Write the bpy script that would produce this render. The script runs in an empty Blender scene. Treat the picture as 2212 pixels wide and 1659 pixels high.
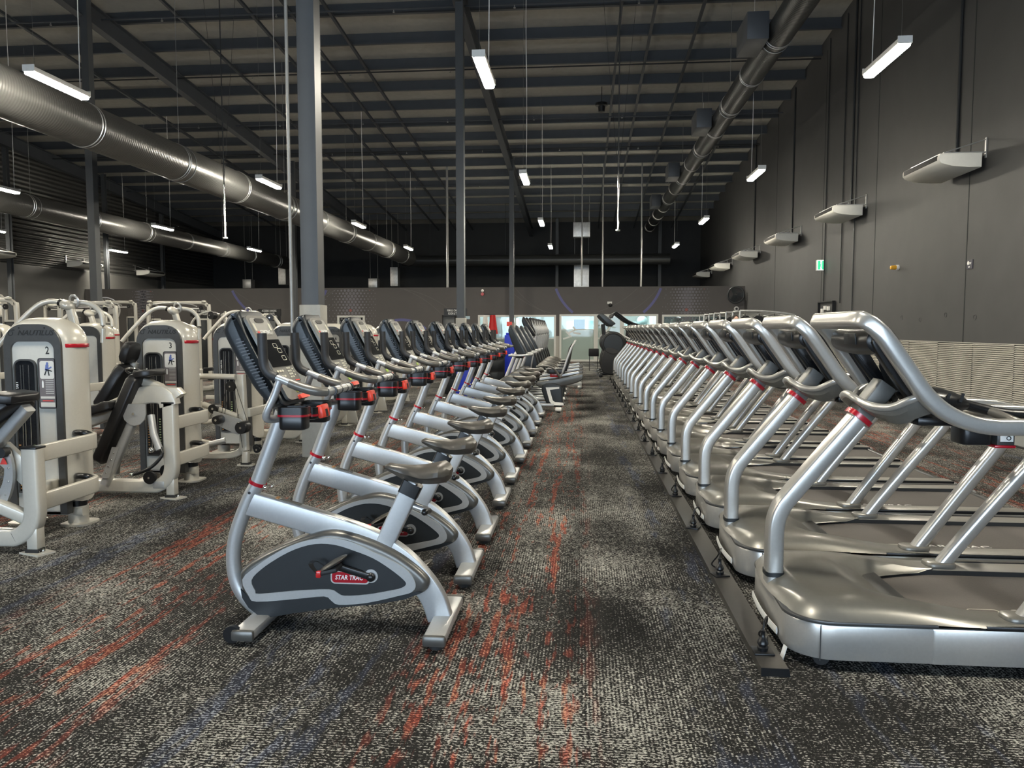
import bpy, bmesh, math, random
from mathutils import Vector, Matrix, Euler
random.seed(7)
C = bpy.context.scene.collection
SC = bpy.context.scene
PI = math.pi

# ---------------------------------------------------------------- camera
H = 1.42
F = 1661.0
cd = bpy.data.cameras.new('camera'); cam = bpy.data.objects.new('camera', cd); C.objects.link(cam)
cd.sensor_width = 36.0; cd.lens = F / 2212.0 * 36.0; cd.clip_end = 200; cd.clip_start = 0.05
cam.location = (0, 0, H)
p_ = math.atan(119.5 / F)
up_ = Vector((0, -math.sin(p_), math.cos(p_)))
d_ = Vector((150.0 / F, 1, 119.5 / F))
y_ = (d_ - d_.dot(up_) * up_).normalized(); x_ = y_.cross(up_)
Rm = Matrix((x_, y_, up_))
right = Rm @ Vector((1, 0, 0)); fwd = Rm @ Vector((0, 1, 0)); upv = Rm @ Vector((0, 0, 1))
cam.rotation_euler = Matrix((right, upv, -fwd)).transposed().to_euler()
SC.camera = cam
# ---------------------------------------------------------------- world, exposure, sampling
w = bpy.data.worlds.new('world'); SC.world = w; w.use_nodes = True
w.node_tree.nodes['Background'].inputs[0].default_value = (0.75, 0.85, 1, 1)
w.node_tree.nodes['Background'].inputs[1].default_value = 1.0
SC.view_settings.view_transform = 'Standard'; SC.view_settings.look = 'None'
SC.view_settings.gamma = 1; SC.view_settings.exposure = 1.72
SC.view_settings.use_curve_mapping = False
cy = SC.cycles
cy.max_bounces = 6; cy.diffuse_bounces = 4; cy.glossy_bounces = 3; cy.transmission_bounces = 4; cy.transparent_max_bounces = 8
cy.caustics_reflective = False; cy.caustics_refractive = False; cy.use_denoising = True; cy.sample_clamp_indirect = 6
cy.use_light_tree = True
LAMP = 110.0      # radiance of the pendant diffusers
DAY = 4.2        # radiance of the daylight panes behind the camera

# ---------------------------------------------------------------- materials
MT = {}
def mat(name, col, metal=0.0, rough=0.5, noise=0.0, nscale=30, bump=0.0, bscale=200, coat=0.0, emit=None, spec=0.5, trans=0, ior=1.45):
    m = bpy.data.materials.new(name); m.use_nodes = True; nt = m.node_tree; b = nt.nodes['Principled BSDF']
    c = tuple(col) + (1,)
    b.inputs['Base Color'].default_value = c; b.inputs['Metallic'].default_value = metal; b.inputs['Roughness'].default_value = rough
    b.inputs['Specular IOR Level'].default_value = spec
    if coat: b.inputs['Coat Weight'].default_value = coat; b.inputs['Coat Roughness'].default_value = 0.12
    if trans: b.inputs['Transmission Weight'].default_value = trans; b.inputs['IOR'].default_value = ior
    if emit: b.inputs['Emission Color'].default_value = tuple(emit[0]) + (1,); b.inputs['Emission Strength'].default_value = emit[1]
    if noise or bump:
        tc = nt.nodes.new('ShaderNodeTexCoord')
    if noise:
        n = nt.nodes.new('ShaderNodeTexNoise'); n.inputs['Scale'].default_value = nscale; n.inputs['Detail'].default_value = 3
        nt.links.new(tc.outputs['Object'], n.inputs['Vector'])
        r = nt.nodes.new('ShaderNodeMapRange'); r.inputs[1].default_value = 0.3; r.inputs[2].default_value = 0.7
        r.inputs[3].default_value = 1 - noise; r.inputs[4].default_value = 1 + noise
        nt.links.new(n.outputs[0], r.inputs[0])
        mx = nt.nodes.new('ShaderNodeVectorMath'); mx.operation = 'SCALE'; mx.inputs[0].default_value = col
        nt.links.new(r.outputs[0], mx.inputs['Scale']); nt.links.new(mx.outputs[0], b.inputs['Base Color'])
    if bump:
        n2 = nt.nodes.new('ShaderNodeTexNoise'); n2.inputs['Scale'].default_value = bscale
        nt.links.new(tc.outputs['Object'], n2.inputs['Vector'])
        bp = nt.nodes.new('ShaderNodeBump'); bp.inputs['Strength'].default_value = bump; bp.inputs['Distance'].default_value = 0.002
        nt.links.new(n2.outputs[0], bp.inputs['Height']); nt.links.new(bp.outputs[0], b.inputs['Normal'])
    MT[name] = m; return m
silver = mat('silver_paint', (.47, .475, .47), .5, .36, noise=.03, nscale=90)
silver2 = mat('treadmill_silver', (.53, .52, .49), .65, .28, noise=.03, nscale=90)
champagne = mat('champagne_paint', (.54, .515, .45), .15, .32, noise=.02, nscale=60, coat=.4)
hoodm = mat('taupe_shroud', (.175, .168, .148), .4, .36, noise=.04, nscale=40, coat=.15)
black = mat('black_plastic', (.008, .0085, .0095), 0, .32, noise=.1)
blackm = mat('black_matt', (.012, .0125, .0135), 0, .6, noise=.1, bump=.1)
rubber = mat('black_rubber', (.012, .012, .012), 0, .7, noise=.1)
charcoal = mat('charcoal_panel', (.015, .018, .020), .1, .42, noise=.06)
shell = mat('gunmetal_shell', (.12, .117, .108), .5, .34, noise=.04)
shelld = mat('console_back', (.035, .040, .044), .35, .34, noise=.05)
face = mat('console_face', (.16, .157, .145), .2, .4, noise=.03)
facelt = mat('console_face_light', (.34, .335, .31), .3, .4, noise=.03)
screen = mat('screen_glass', (.01, .011, .013), 0, .12, noise=.1)
redm = mat('red_plastic', (.55, .02, .02), 0, .3, noise=.05, coat=.4)
redtr = mat('red_ring', (.42, .008, .02), .1, .25, noise=.05, coat=.5)
redbr = mat('phone_clip_red', (.85, .07, .04), 0, .35, noise=.03)
leather = mat('saddle_vinyl', (.085, .078, .068), .25, .36, noise=.1, nscale=14)
vinyl = mat('black_vinyl', (.011, .011, .012), 0, .38, noise=.1, bump=.1, bscale=120)
foam = mat('grip_foam', (.025, .025, .026), 0, .55, noise=.1, bump=.2)
gripbr = mat('heart_grip', (.16, .15, .13), .3, .36, noise=.06)
chrome = mat('chrome', (.75, .75, .74), 1, .15, noise=.02)
white = mat('white_plastic', (.78, .77, .73), 0, .4, noise=.02)
whitep = mat('white_print', (.85, .85, .82), 0, .5, noise=.02)
redp = mat('red_print', (.7, .05, .04), 0, .5, noise=.02)
limep = mat('lime_button', (.45, .62, .12), 0, .4, noise=.02)
keyp = mat('key_print', (.62, .6, .5), 0, .5, noise=.02)
towerface = mat('tower_face', (.56, .545, .49), .05, .5, noise=.02)
towergrey = mat('tower_arch', (.085, .085, .084), .5, .38, noise=.05)
windark = mat('stack_window', (.015, .016, .018), 0, .1, noise=.1)
numdark = mat('number_print', (.01, .01, .01), 0, .5, noise=.02)
placardg = mat('placard_grey', (.17, .15, .15), 0, .45, noise=.04)
placardw = mat('placard_white', (.62, .6, .55), 0, .4, noise=.02)
beltm = mat('running_belt', (.095, .085, .078), 0, .75, noise=.12, nscale=250, bump=.3, bscale=400)
railm = mat('side_rail_grey', (.30, .29, .265), .4, .4, noise=.03)
wallblk = mat('wall_charcoal', (.050, .050, .051), 0, .62, noise=.08, nscale=1.6, bump=.12, bscale=60)
walldk = mat('wall_black', (.018, .02, .022), 0, .7, noise=.1, nscale=2)
walllft = mat('wall_left_paint', (.11, .108, .102), 0, .5, noise=.06, nscale=1)
muralm = mat('mural_brown', (.10, .09, .085), 0, .6, noise=.05, nscale=1.5)
violet = mat('mural_violet', (.13, .13, .30), 0, .6, noise=.05)
muraldot = mat('mural_dot', (.19, .18, .20), 0, .6, noise=.08, nscale=3)
muraldotr = mat('mural_dot_red', (.32, .11, .10), 0, .6, noise=.08)
muralline = mat('mural_line', (.13, .12, .115), 0, .6, noise=.05)
steel = mat('column_paint', (.075, .08, .086), .1, .5, noise=.05, nscale=4)
steeldk = mat('roof_steel', (.06, .066, .076), .1, .5, noise=.06, nscale=3)
roofp = mat('roof_panel', (.37, .36, .33), 0, .7, noise=.06, nscale=6, bump=.2, bscale=20)
beige = mat('dado_beige', (.45, .43, .38), 0, .55, noise=.03)
collar = mat('column_pad', (.36, .35, .31), 0, .5, noise=.04)
pipem = mat('pipe_grey', (.30, .30, .29), .3, .4, noise=.05)
pipedk = mat('pipe_dark', (.03, .032, .034), .2, .45, noise=.05)
acw = mat('ac_white', (.66, .65, .60), 0, .45, noise=.02)
galv = mat('galvanised', (.55, .55, .54), .8, .38, noise=.12, nscale=9)
framew = mat('frame_white', (.75, .74, .69), 0, .45, noise=.02)
bluem = mat('blue_plastic', (.01, .03, .45), 0, .4, noise=.05)
ballm = mat('ball_grey', (.48, .47, .42), .1, .4, noise=.03)
skin = mat('skin', (.62, .36, .26), 0, .5, noise=.04)
hairm = mat('hair', (.02, .015, .012), 0, .6, noise=.2)
cloth = mat('dark_shirt', (.03, .03, .035), 0, .8, noise=.1)
traym = mat('anodised_tray', (.085, .08, .072), .55, .33, noise=.05)
greenp = mat('exit_green', (.02, .28, .12), 0, .4, noise=.03, emit=((.03, .5, .22), .5))
exitw = mat('exit_white', (.8, .85, .8), 0, .4, noise=.02, emit=((.85, 1, .9), .7))
amber = mat('amber_lens', (.75, .38, .03), 0, .25, noise=.05)
whiteroom = mat('office_wall', (.62, .64, .62), 0, .6, noise=.03)
greyroom = mat('office_grey', (.2, .21, .21), 0, .6, noise=.05)
gridm = mat('fan_wire', (.42, .41, .39), .6, .35, noise=.05)
darkmirror = mat('floor_dark', (.02, .02, .02), 0, .5, noise=.1)
green = mat('stack_lime', (.45, .55, .3), 0, .5, noise=.03)
orange = mat('stack_orange', (.5, .25, .08), 0, .5, noise=.03)
bluet = mat('figure_blue', (.10, .14, .35), 0, .5, noise=.05)
lampm = bpy.data.materials.new('lamp_diffuser'); lampm.use_nodes = True
b = lampm.node_tree.nodes['Principled BSDF']; b.inputs['Base Color'].default_value = (.9, .88, .8, 1)
b.inputs['Emission Color'].default_value = (1, .93, .78, 1); b.inputs['Emission Strength'].default_value = LAMP
skym = bpy.data.materials.new('daylight_pane'); skym.use_nodes = True
b = skym.node_tree.nodes['Principled BSDF']; b.inputs['Base Color'].default_value = (.7, .8, .9, 1)
b.inputs['Emission Color'].default_value = (.66, .82, 1, 1); b.inputs['Emission Strength'].default_value = DAY
officel = bpy.data.materials.new('office_panel_light'); officel.use_nodes = True
b = officel.node_tree.nodes['Principled BSDF']; b.inputs['Emission Color'].default_value = (.85, .97, 1, 1); b.inputs['Emission Strength'].default_value = 14
# clear and frosted glass (thin panes)
def glassmat(name, tint, frost):
    m = bpy.data.materials.new(name); m.use_nodes = True; nt = m.node_tree; nt.nodes.remove(nt.nodes['Principled BSDF'])
    out = nt.nodes['Material Output']; tr = nt.nodes.new('ShaderNodeBsdfTransparent'); tr.inputs[0].default_value = tint + (1,)
    gl = nt.nodes.new('ShaderNodeBsdfGlossy'); gl.inputs['Roughness'].default_value = .03
    mx = nt.nodes.new('ShaderNodeMixShader'); fr = nt.nodes.new('ShaderNodeFresnel'); fr.inputs[0].default_value = 1.45
    if frost:
        df = nt.nodes.new('ShaderNodeBsdfDiffuse'); df.inputs[0].default_value = (.46, .50, .45, 1)
        tl = nt.nodes.new('ShaderNodeBsdfTranslucent'); tl.inputs[0].default_value = (.7, .78, .7, 1)
        m0 = nt.nodes.new('ShaderNodeMixShader'); m0.inputs[0].default_value = .4
        nt.links.new(df.outputs[0], m0.inputs[1]); nt.links.new(tl.outputs[0], m0.inputs[2])
        m1 = nt.nodes.new('ShaderNodeMixShader'); m1.inputs[0].default_value = .92
        nt.links.new(tr.outputs[0], m1.inputs[1]); nt.links.new(m0.outputs[0], m1.inputs[2]); src = m1.outputs[0]
    else: src = tr.outputs[0]
    nt.links.new(fr.outputs[0], mx.inputs[0]); nt.links.new(src, mx.inputs[1]); nt.links.new(gl.outputs[0], mx.inputs[2])
    nt.links.new(mx.outputs[0], out.inputs[0]); return m
glass = glassmat('clear_glass', (.86, .93, .92), False)
frosted = glassmat('frosted_glass', (.8, .86, .8), True)

def nodes_of(name):
    m = bpy.data.materials.new(name); m.use_nodes = True; nt = m.node_tree
    b = nt.nodes['Principled BSDF']
    def N(t, **k):
        n = nt.nodes.new(t)
        for a, v in k.items(): setattr(n, a, v)
        return n
    return m, nt, b, N, nt.links.new
# carpet: dark loop pile with pale flecks in rows, coloured streaks running down the hall
def make_carpet():
    m, nt, b, N, L = nodes_of('carpet_tile')
    tc = N('ShaderNodeTexCoord'); pos = tc.outputs['Object']
    def noise(sx, sy, detail=2, rough=.5, off=0):
        mp = N('ShaderNodeMapping'); mp.inputs['Scale'].default_value = (sx, sy, 1); mp.inputs['Location'].default_value = (off, off * .7, 0)
        L(pos, mp.inputs['Vector']); n = N('ShaderNodeTexNoise'); n.inputs['Scale'].default_value = 1; n.inputs['Detail'].default_value = detail
        n.inputs['Roughness'].default_value = rough; L(mp.outputs[0], n.inputs['Vector']); return n.outputs[0]
    def rng(s, a, b_, c=0, d=1, smooth=False):
        r = N('ShaderNodeMapRange'); r.inputs[1].default_value = a; r.inputs[2].default_value = b_; r.inputs[3].default_value = c; r.inputs[4].default_value = d
        if smooth: r.interpolation_type = 'SMOOTHSTEP'
        L(s, r.inputs[0]); return r.outputs[0]
    def math_(op, a, c, v=None):
        n = N('ShaderNodeMath', operation=op)
        for i, s in enumerate((a, c)):
            if isinstance(s, (int, float)): n.inputs[i].default_value = s
            else: L(s, n.inputs[i])
        return n.outputs[0]
    def mix(f, a, c):
        n = N('ShaderNodeMix', data_type='RGBA')
        if isinstance(f, (int, float)): n.inputs['Factor'].default_value = f
        else: L(f, n.inputs['Factor'])
        for k, s in (('A', a), ('B', c)):
            i = [q for q in n.inputs if q.name == k and q.type == 'RGBA'][0]
            if isinstance(s, tuple): i.default_value = s + (1,)
            else: L(s, i)
        return [q for q in n.outputs if q.type == 'RGBA'][0]
    fl = noise(75, 120, 2, .65)                       # flecks, wide across the hall
    fl2 = noise(26, 16, 2, .5, 5)                    # clumps
    big = noise(1.6, .9, 3, .5, 3)                   # lighter and darker areas
    den = math_('ADD', math_('MULTIPLY', fl2, .35), math_('MULTIPLY', big, .55))
    sep = N('ShaderNodeSeparateXYZ'); L(pos, sep.inputs[0])
    tl = N('ShaderNodeVectorMath', operation='MULTIPLY'); tl.inputs[1].default_value = (2.0, 1.0, 0); L(pos, tl.inputs[0])
    tf = N('ShaderNodeVectorMath', operation='FLOOR'); L(tl.outputs[0], tf.inputs[0])
    wn = N('ShaderNodeTexWhiteNoise'); wn.noise_dimensions = '3D'; L(tf.outputs[0], wn.inputs['Vector']); tile = wn.outputs['Value']
    sel = rng(noise(1.3, 1.1, 1, .5, 77), .47, .53)
    rowy = math_('SINE', math_('MULTIPLY', sep.outputs[1], 2 * PI / .0155), 0); rowx = math_('SINE', math_('MULTIPLY', sep.outputs[0], 2 * PI / .0145), 0)
    rmix = math_('ADD', math_('MULTIPLY', rowy, math_('MULTIPLY', sel, .055)), math_('MULTIPLY', rowx, math_('MULTIPLY', math_('SUBTRACT', 1, sel), .045)))
    s = math_('ADD', fl, math_('MULTIPLY', math_('SUBTRACT', den, .45), .72))
    s = math_('ADD', s, rmix); s = math_('ADD', s, math_('MULTIPLY', math_('SUBTRACT', tile, .5), .06))
    fleck = rng(s, .545, .615)
    # tufting rows: thin lines along the hall
    rows = math_('SINE', math_('MULTIPLY', sep.outputs[0], 2 * PI / .0042), 0)
    rowm = rng(rows, -1, 1, .72, 1.0)
    base = mix(rng(noise(60, 60, 2, .5, 9), .35, .65), (.012, .0118, .0115), (.024, .023, .022))
    pale = mix(rng(noise(90, 40, 2, .5, 14), .3, .7), (.22, .215, .2), (.55, .54, .49))
    # streaks
    st = noise(16, .55, 3, .6, 21); st2 = noise(7, .8, 2, .5, 31); brk = noise(30, 6, 2, .6, 41)
    def zone(cx_, wd):
        d = math_('ABSOLUTE', math_('SUBTRACT', sep.outputs[0], cx_), 0)
        return rng(d, wd * .55, wd, 1, 0, True)
    def many(zs):
        o = zone(*zs[0])
        for z in zs[1:]: o = math_('MAXIMUM', o, zone(*z))
        return o
    redz = many([(-.37, .5), (-2.25, .65), (-4.4, .7), (2.05, .35), (3.9, .75), (-7, .9), (-10, .8), (-13, .9)])
    bluez = many([(-1.12, .42), (.58, .22), (1.25, .3), (-3.15, .45), (-5.6, .5), (3.0, .3), (4.9, .3)])
    bs = math_('ADD', math_('MULTIPLY', st, .6), math_('MULTIPLY', brk, .4))
    red = math_('MULTIPLY', rng(bs, .53, .58), redz)
    bs2 = math_('ADD', math_('MULTIPLY', st2, .65), math_('MULTIPLY', brk, .35))
    blue = math_('MULTIPLY', rng(bs2, .53, .60), bluez)
    col = mix(fleck, base, pale)
    redc = mix(fleck, (.12, .03, .022), mix(rng(noise(40, 4, 2, .5, 51), .4, .65), (.52, .105, .06), (.58, .30, .17)))
    bluec = mix(fleck, (.028, .034, .055), (.17, .21, .31))
    col = mix(math_('MULTIPLY', red, .85), col, redc)
    col = mix(math_('MULTIPLY', blue, .6), col, bluec)
    vm = N('ShaderNodeVectorMath', operation='SCALE'); L(col, vm.inputs[0]); L(rowm, vm.inputs['Scale'])
    L(vm.outputs[0], b.inputs['Base Color']); b.inputs['Roughness'].default_value = .95; b.inputs['Specular IOR Level'].default_value = .1
    bp = N('ShaderNodeBump'); bp.inputs['Strength'].default_value = .5; bp.inputs['Distance'].default_value = .004
    L(fl, bp.inputs['Height']); L(bp.outputs[0], b.inputs['Normal'])
    return m
carpet = make_carpet()
def wave_mat(name, col, axis, period, depth, metal=0, rough=.5, darkcol=None, spiral=False):
    m, nt, b, N, L = nodes_of(name)
    tc = N('ShaderNodeTexCoord'); sep = N('ShaderNodeSeparateXYZ'); L(tc.outputs['Object'], sep.inputs[0])
    mu = N('ShaderNodeMath', operation='MULTIPLY'); mu.inputs[1].default_value = 2 * PI / period; L(sep.outputs[axis], mu.inputs[0])
    si = N('ShaderNodeMath', operation='SINE'); L(mu.outputs[0], si.inputs[0])
    bp = N('ShaderNodeBump'); bp.inputs['Strength'].default_value = 1; bp.inputs['Distance'].default_value = depth
    L(si.outputs[0], bp.inputs['Height']); L(bp.outputs[0], b.inputs['Normal'])
    b.inputs['Base Color'].default_value = col + (1,); b.inputs['Metallic'].default_value = metal; b.inputs['Roughness'].default_value = rough
    return m
corrug = wave_mat('corrugated_cladding', (.10, .10, .096), 2, .18, .03, .3, .35)
ductm = wave_mat('spiral_duct', (.15, .15, .145), 1, .06, .0012, .6, .32)
ductdk = wave_mat('spiral_duct_dark', (.035, .037, .038), 1, .06, .0012, .4, .38)

# ---------------------------------------------------------------- mesh tools
def cat(pts, n=6, closed=False):
    P = [Vector(p) for p in pts]; out = []; k = len(P)
    for i in range(k if closed else k - 1):
        p1, p2 = P[i], P[(i + 1) % k]
        p0 = P[i - 1] if (i > 0 or closed) else p1 * 2 - p2
        p3 = P[(i + 2) % k] if (i + 2 < k or closed) else p2 * 2 - p1
        for j in range(n):
            t = j / n
            out.append(.5 * ((2 * p1) + (-p0 + p2) * t + (2 * p0 - 5 * p1 + 4 * p2 - p3) * t * t + (-p0 + 3 * p1 - 3 * p2 + p3) * t ** 3))
    if not closed: out.append(P[-1])
    return out
def inset2(o, d):
    n = len(o); out = []
    ar = sum(o[i][0] * o[(i + 1) % n][1] - o[(i + 1) % n][0] * o[i][1] for i in range(n))
    sg = 1 if ar > 0 else -1
    for i in range(n):
        a, b_, c = Vector(o[i - 1][:2]), Vector(o[i][:2]), Vector(o[(i + 1) % n][:2])
        e1 = (b_ - a); e2 = (c - b_)
        n1 = Vector((-e1.y, e1.x)).normalized() if e1.length > 1e-9 else Vector((0, 0)); n2 = Vector((-e2.y, e2.x)).normalized() if e2.length > 1e-9 else n1
        nn = n1 + n2
        if nn.length < 1e-6: nn = n1
        nn.normalize(); k = 1 / max(.5, nn.dot(n1)) if n1.length else 1
        out.append(tuple(b_ + nn * d * sg * k))
    return out
AX = {'xz': lambda u, v, w: (u, w, v), 'xy': lambda u, v, w: (u, v, w), 'yz': lambda u, v, w: (w, u, v)}
class MB:
    def __init__(s): s.v = []; s.f = []
    def add(s, vs, fs):
        k = len(s.v); s.v += [tuple(q) for q in vs]; s.f += [tuple(i + k for i in q) for q in fs]; return s
    def box(s, c, d, rot=None):
        x, y, z = d[0] / 2, d[1] / 2, d[2] / 2
        vs = [Vector((i * x, j * y, k * z)) for k in (-1, 1) for j in (-1, 1) for i in (-1, 1)]
        if rot is not None:
            R = Euler(rot).to_matrix(); vs = [R @ q for q in vs]
        return s.add([q + Vector(c) for q in vs], [(0, 2, 3, 1), (4, 5, 7, 6), (0, 1, 5, 4), (2, 6, 7, 3), (0, 4, 6, 2), (1, 3, 7, 5)])
    def sweep(s, pts, a, b=None, e=2, n=12, up=(0, 0, 1), cap=True, closed=False, taper=None):
        P = [Vector(p) for p in pts]; b = a if b is None else b; k = len(P); up = Vector(up); vs = []
        if e >= 5:      # boxy section with flat faces and rounded edges
            r_ = min(a, b) * (.42 if e < 7 else .28); pr = []
            for qx, qy, a0 in ((1, 1, 0), (-1, 1, 90), (-1, -1, 180), (1, -1, 270)):
                for h in range(4):
                    th = math.radians(a0 + 30 * h); pr.append((qx * (a - r_) + r_ * math.cos(th), qy * (b - r_) + r_ * math.sin(th)))
            n = len(pr)
        else: pr = [(a * math.copysign(abs(math.cos(t_)) ** (2 / e), math.cos(t_)), b * math.copysign(abs(math.sin(t_)) ** (2 / e), math.sin(t_))) for t_ in [2 * PI * (j + .5) / n for j in range(n)]]
        for i, p in enumerate(P):
            if closed: t = P[(i + 1) % k] - P[i - 1]
            else: t = P[min(i + 1, k - 1)] - P[max(i - 1, 0)]
            t.normalize(); sd = t.cross(up)
            if sd.length < 1e-3: sd = t.cross(Vector((1, 0, 0)))
            sd.normalize(); u = sd.cross(t).normalized(); g = taper[i] if taper else 1
            for j in range(n):
                vs.append(p + sd * (pr[j][0] * g) + u * (pr[j][1] * g))
        fs = []
        for i in range(k if closed else k - 1):
            i2 = (i + 1) % k
            for j in range(n): fs.append((i * n + j, i * n + (j + 1) % n, i2 * n + (j + 1) % n, i2 * n + j))
        if cap and not closed: fs += [tuple(range(n))[::-1], tuple((k - 1) * n + j for j in range(n))]
        return s.add(vs, fs)
    def cyl(s, p0, p1, r, r2=None, n=16):
        return s.sweep([p0, p1], r, n=n, taper=[1, (r2 if r2 is not None else r) / r], up=(0, 0, 1) if abs((Vector(p1) - Vector(p0)).normalized().z) < .9 else (1, 0, 0))
    def sph(s, c, r, n=16, m=10, rot=None):
        r = (r, r, r) if isinstance(r, (int, float)) else r; R = Euler(rot).to_matrix() if rot else None; vs = []
        for i in range(m + 1):
            a = PI * i / m
            for j in range(n):
                t = 2 * PI * j / n; q = Vector((r[0] * math.sin(a) * math.cos(t), r[1] * math.sin(a) * math.sin(t), r[2] * math.cos(a)))
                vs.append((R @ q if R else q) + Vector(c))
        return s.add(vs, [(i * n + j, (i + 1) * n + j, (i + 1) * n + (j + 1) % n, i * n + (j + 1) % n) for i in range(m) for j in range(n)])
    def prism(s, o, w0, w1, ax='xz', r=0, st=3):
        f = AX[ax]; n = len(o); rings = []
        if r:
            for i in range(st + 1):
                a = PI / 2 * i / st; rings.append((inset2(o, r * (1 - math.sin(a))), w0 + r * (1 - math.cos(a)) * (1 if w1 > w0 else -1)))
            for i in range(st + 1):
                a = PI / 2 * (1 - i / st); rings.append((inset2(o, r * (1 - math.sin(a))), w1 - r * (1 - math.cos(a)) * (1 if w1 > w0 else -1)))
        else: rings = [(o, w0), (o, w1)]
        vs = [f(q[0], q[1], w) for ring, w in rings for q in ring]; k = len(rings)
        fs = [(i * n + j, i * n + (j + 1) % n, (i + 1) * n + (j + 1) % n, (i + 1) * n + j) for i in range(k - 1) for j in range(n)]
        fs += [tuple(range(n))[::-1], tuple((k - 1) * n + j for j in range(n))]
        return s.add(vs, fs)
    def band(s, o, i_, w0, w1, ax='xz'):
        f = AX[ax]; n = len(o)
        vs = [f(q[0], q[1], w) for ring, w in ((o, w0), (i_, w0), (o, w1), (i_, w1)) for q in ring]; fs = []
        for j in range(n):
            k = (j + 1) % n
            fs += [(j, k, n + k, n + j), (2 * n + j, 3 * n + j, 3 * n + k, 2 * n + k), (j, 2 * n + j, 2 * n + k, k), (n + j, n + k, 3 * n + k, 3 * n + j)]
        return s.add(vs, fs)
    def grid(s, rows):
        n = len(rows[0]); k = len(rows)
        return s.add([q for r in rows for q in r], [(i * n + j, i * n + j + 1, (i + 1) * n + j + 1, (i + 1) * n + j) for i in range(k - 1) for j in range(n - 1)])
    def torus(s, c, R, r, ax=(0, 0, 1), n=28, m=8):
        z = Vector(ax).normalized(); x = z.orthogonal().normalized(); y = z.cross(x)
        pts = [Vector(c) + x * R * math.cos(2 * PI * i / n) + y * R * math.sin(2 * PI * i / n) for i in range(n)]
        return s.sweep(pts, r, n=m, up=tuple(z), closed=True)
    def mesh(s, name, m, bevel=0, seg=2):
        me = bpy.data.meshes.new(name); me.from_pydata(s.v, [], s.f); me.materials.append(m)
        bm = bmesh.new(); bm.from_mesh(me)
        bmesh.ops.recalc_face_normals(bm, faces=bm.faces)
        if bevel:
            es = [e for e in bm.edges if len(e.link_faces) == 2 and e.calc_face_angle(0) > .6]
            bmesh.ops.bevel(bm, geom=es, offset=bevel, segments=seg, affect='EDGES', profile=.5, clamp_overlap=True)
        bm.to_mesh(me); bm.free()
        me.polygons.foreach_set('use_smooth', [True] * len(me.polygons))
        me.set_sharp_from_angle(angle=math.radians(38)); me.update(); return me
    def build(s, name, m, parent=None, bevel=0, seg=2, label=None):
        o = bpy.data.objects.new(name, s.mesh(name, m, bevel, seg)); C.objects.link(o)
        if parent: o.parent = parent
        if label: o['label'] = label
        return o
def rrect(cx_, cy_, w_, h_, r, n=5):
    out = []
    for qx, qy, a0 in ((1, 1, 0), (-1, 1, 90), (-1, -1, 180), (1, -1, 270)):
        for i in range(n + 1):
            a = math.radians(a0 + 90 * i / n); out.append((cx_ + qx * (w_ / 2 - r) + r * math.cos(a), cy_ + qy * (h_ / 2 - r) + r * math.sin(a)))
    return out
def circ(cx_, cy_, r, n=28): return [(cx_ + r * math.cos(2 * PI * i / n), cy_ + r * math.sin(2 * PI * i / n)) for i in range(n)]
def text(name, body, size, m, loc, rot, parent=None, align='CENTER', sx=1, label=None, depth=.0008, shear=0):
    cu = bpy.data.curves.new('t', 'FONT'); cu.body = body; cu.size = size; cu.align_x = align; cu.align_y = 'CENTER'; cu.extrude = depth; cu.shear = shear
    cu.resolution_u = 2; cu.offset = size * .015
    to = bpy.data.objects.new('t', cu); C.objects.link(to); bpy.context.view_layer.update()
    me = bpy.data.meshes.new_from_object(to.evaluated_get(bpy.context.evaluated_depsgraph_get()))
    bpy.data.objects.remove(to); bpy.data.curves.remove(cu); me.materials.clear(); me.materials.append(m); me.name = name
    M = Matrix.Translation(loc) @ Euler(rot).to_matrix().to_4x4() @ Matrix.Diagonal((sx, 1, 1, 1)); me.transform(M)
    o = bpy.data.objects.new(name, me); C.objects.link(o)
    if parent: o.parent = parent
    if label: o['label'] = label
    return o
def tag(o, label, catg, group=None):
    o['label'] = label; o['category'] = catg
    if group: o['group'] = group
    return o
def struct(o): o['kind'] = 'structure'; return o
def thing(name, label, catg, loc=(0, 0, 0), rz=0, group=None):
    o = bpy.data.objects.new(name, None); C.objects.link(o); o.location = loc; o.rotation_euler = (0, 0, rz); o.empty_display_size = .1
    return tag(o, label, catg, group)
def dup(root, loc, rz=None, label=None, group=None):
    def rec(o, par):
        c = o.copy(); C.objects.link(c)
        if par: c.parent = par
        for ch in o.children: rec(ch, c)
        return c
    r = rec(root, None); r.location = loc
    if rz is not None: r.rotation_euler = (0, 0, rz)
    if label: r['label'] = label
    if group: r['group'] = group
    return r
ORD = ['first', 'second', 'third', 'fourth', 'fifth', 'sixth', 'seventh', 'eighth', 'ninth', 'tenth', 'eleventh', 'twelfth', 'thirteenth', 'fourteenth', 'fifteenth', 'sixteenth', 'seventeenth', 'eighteenth', 'nineteenth']
def mir(pts): return [(p[0], -p[1], p[2]) for p in pts]
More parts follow.
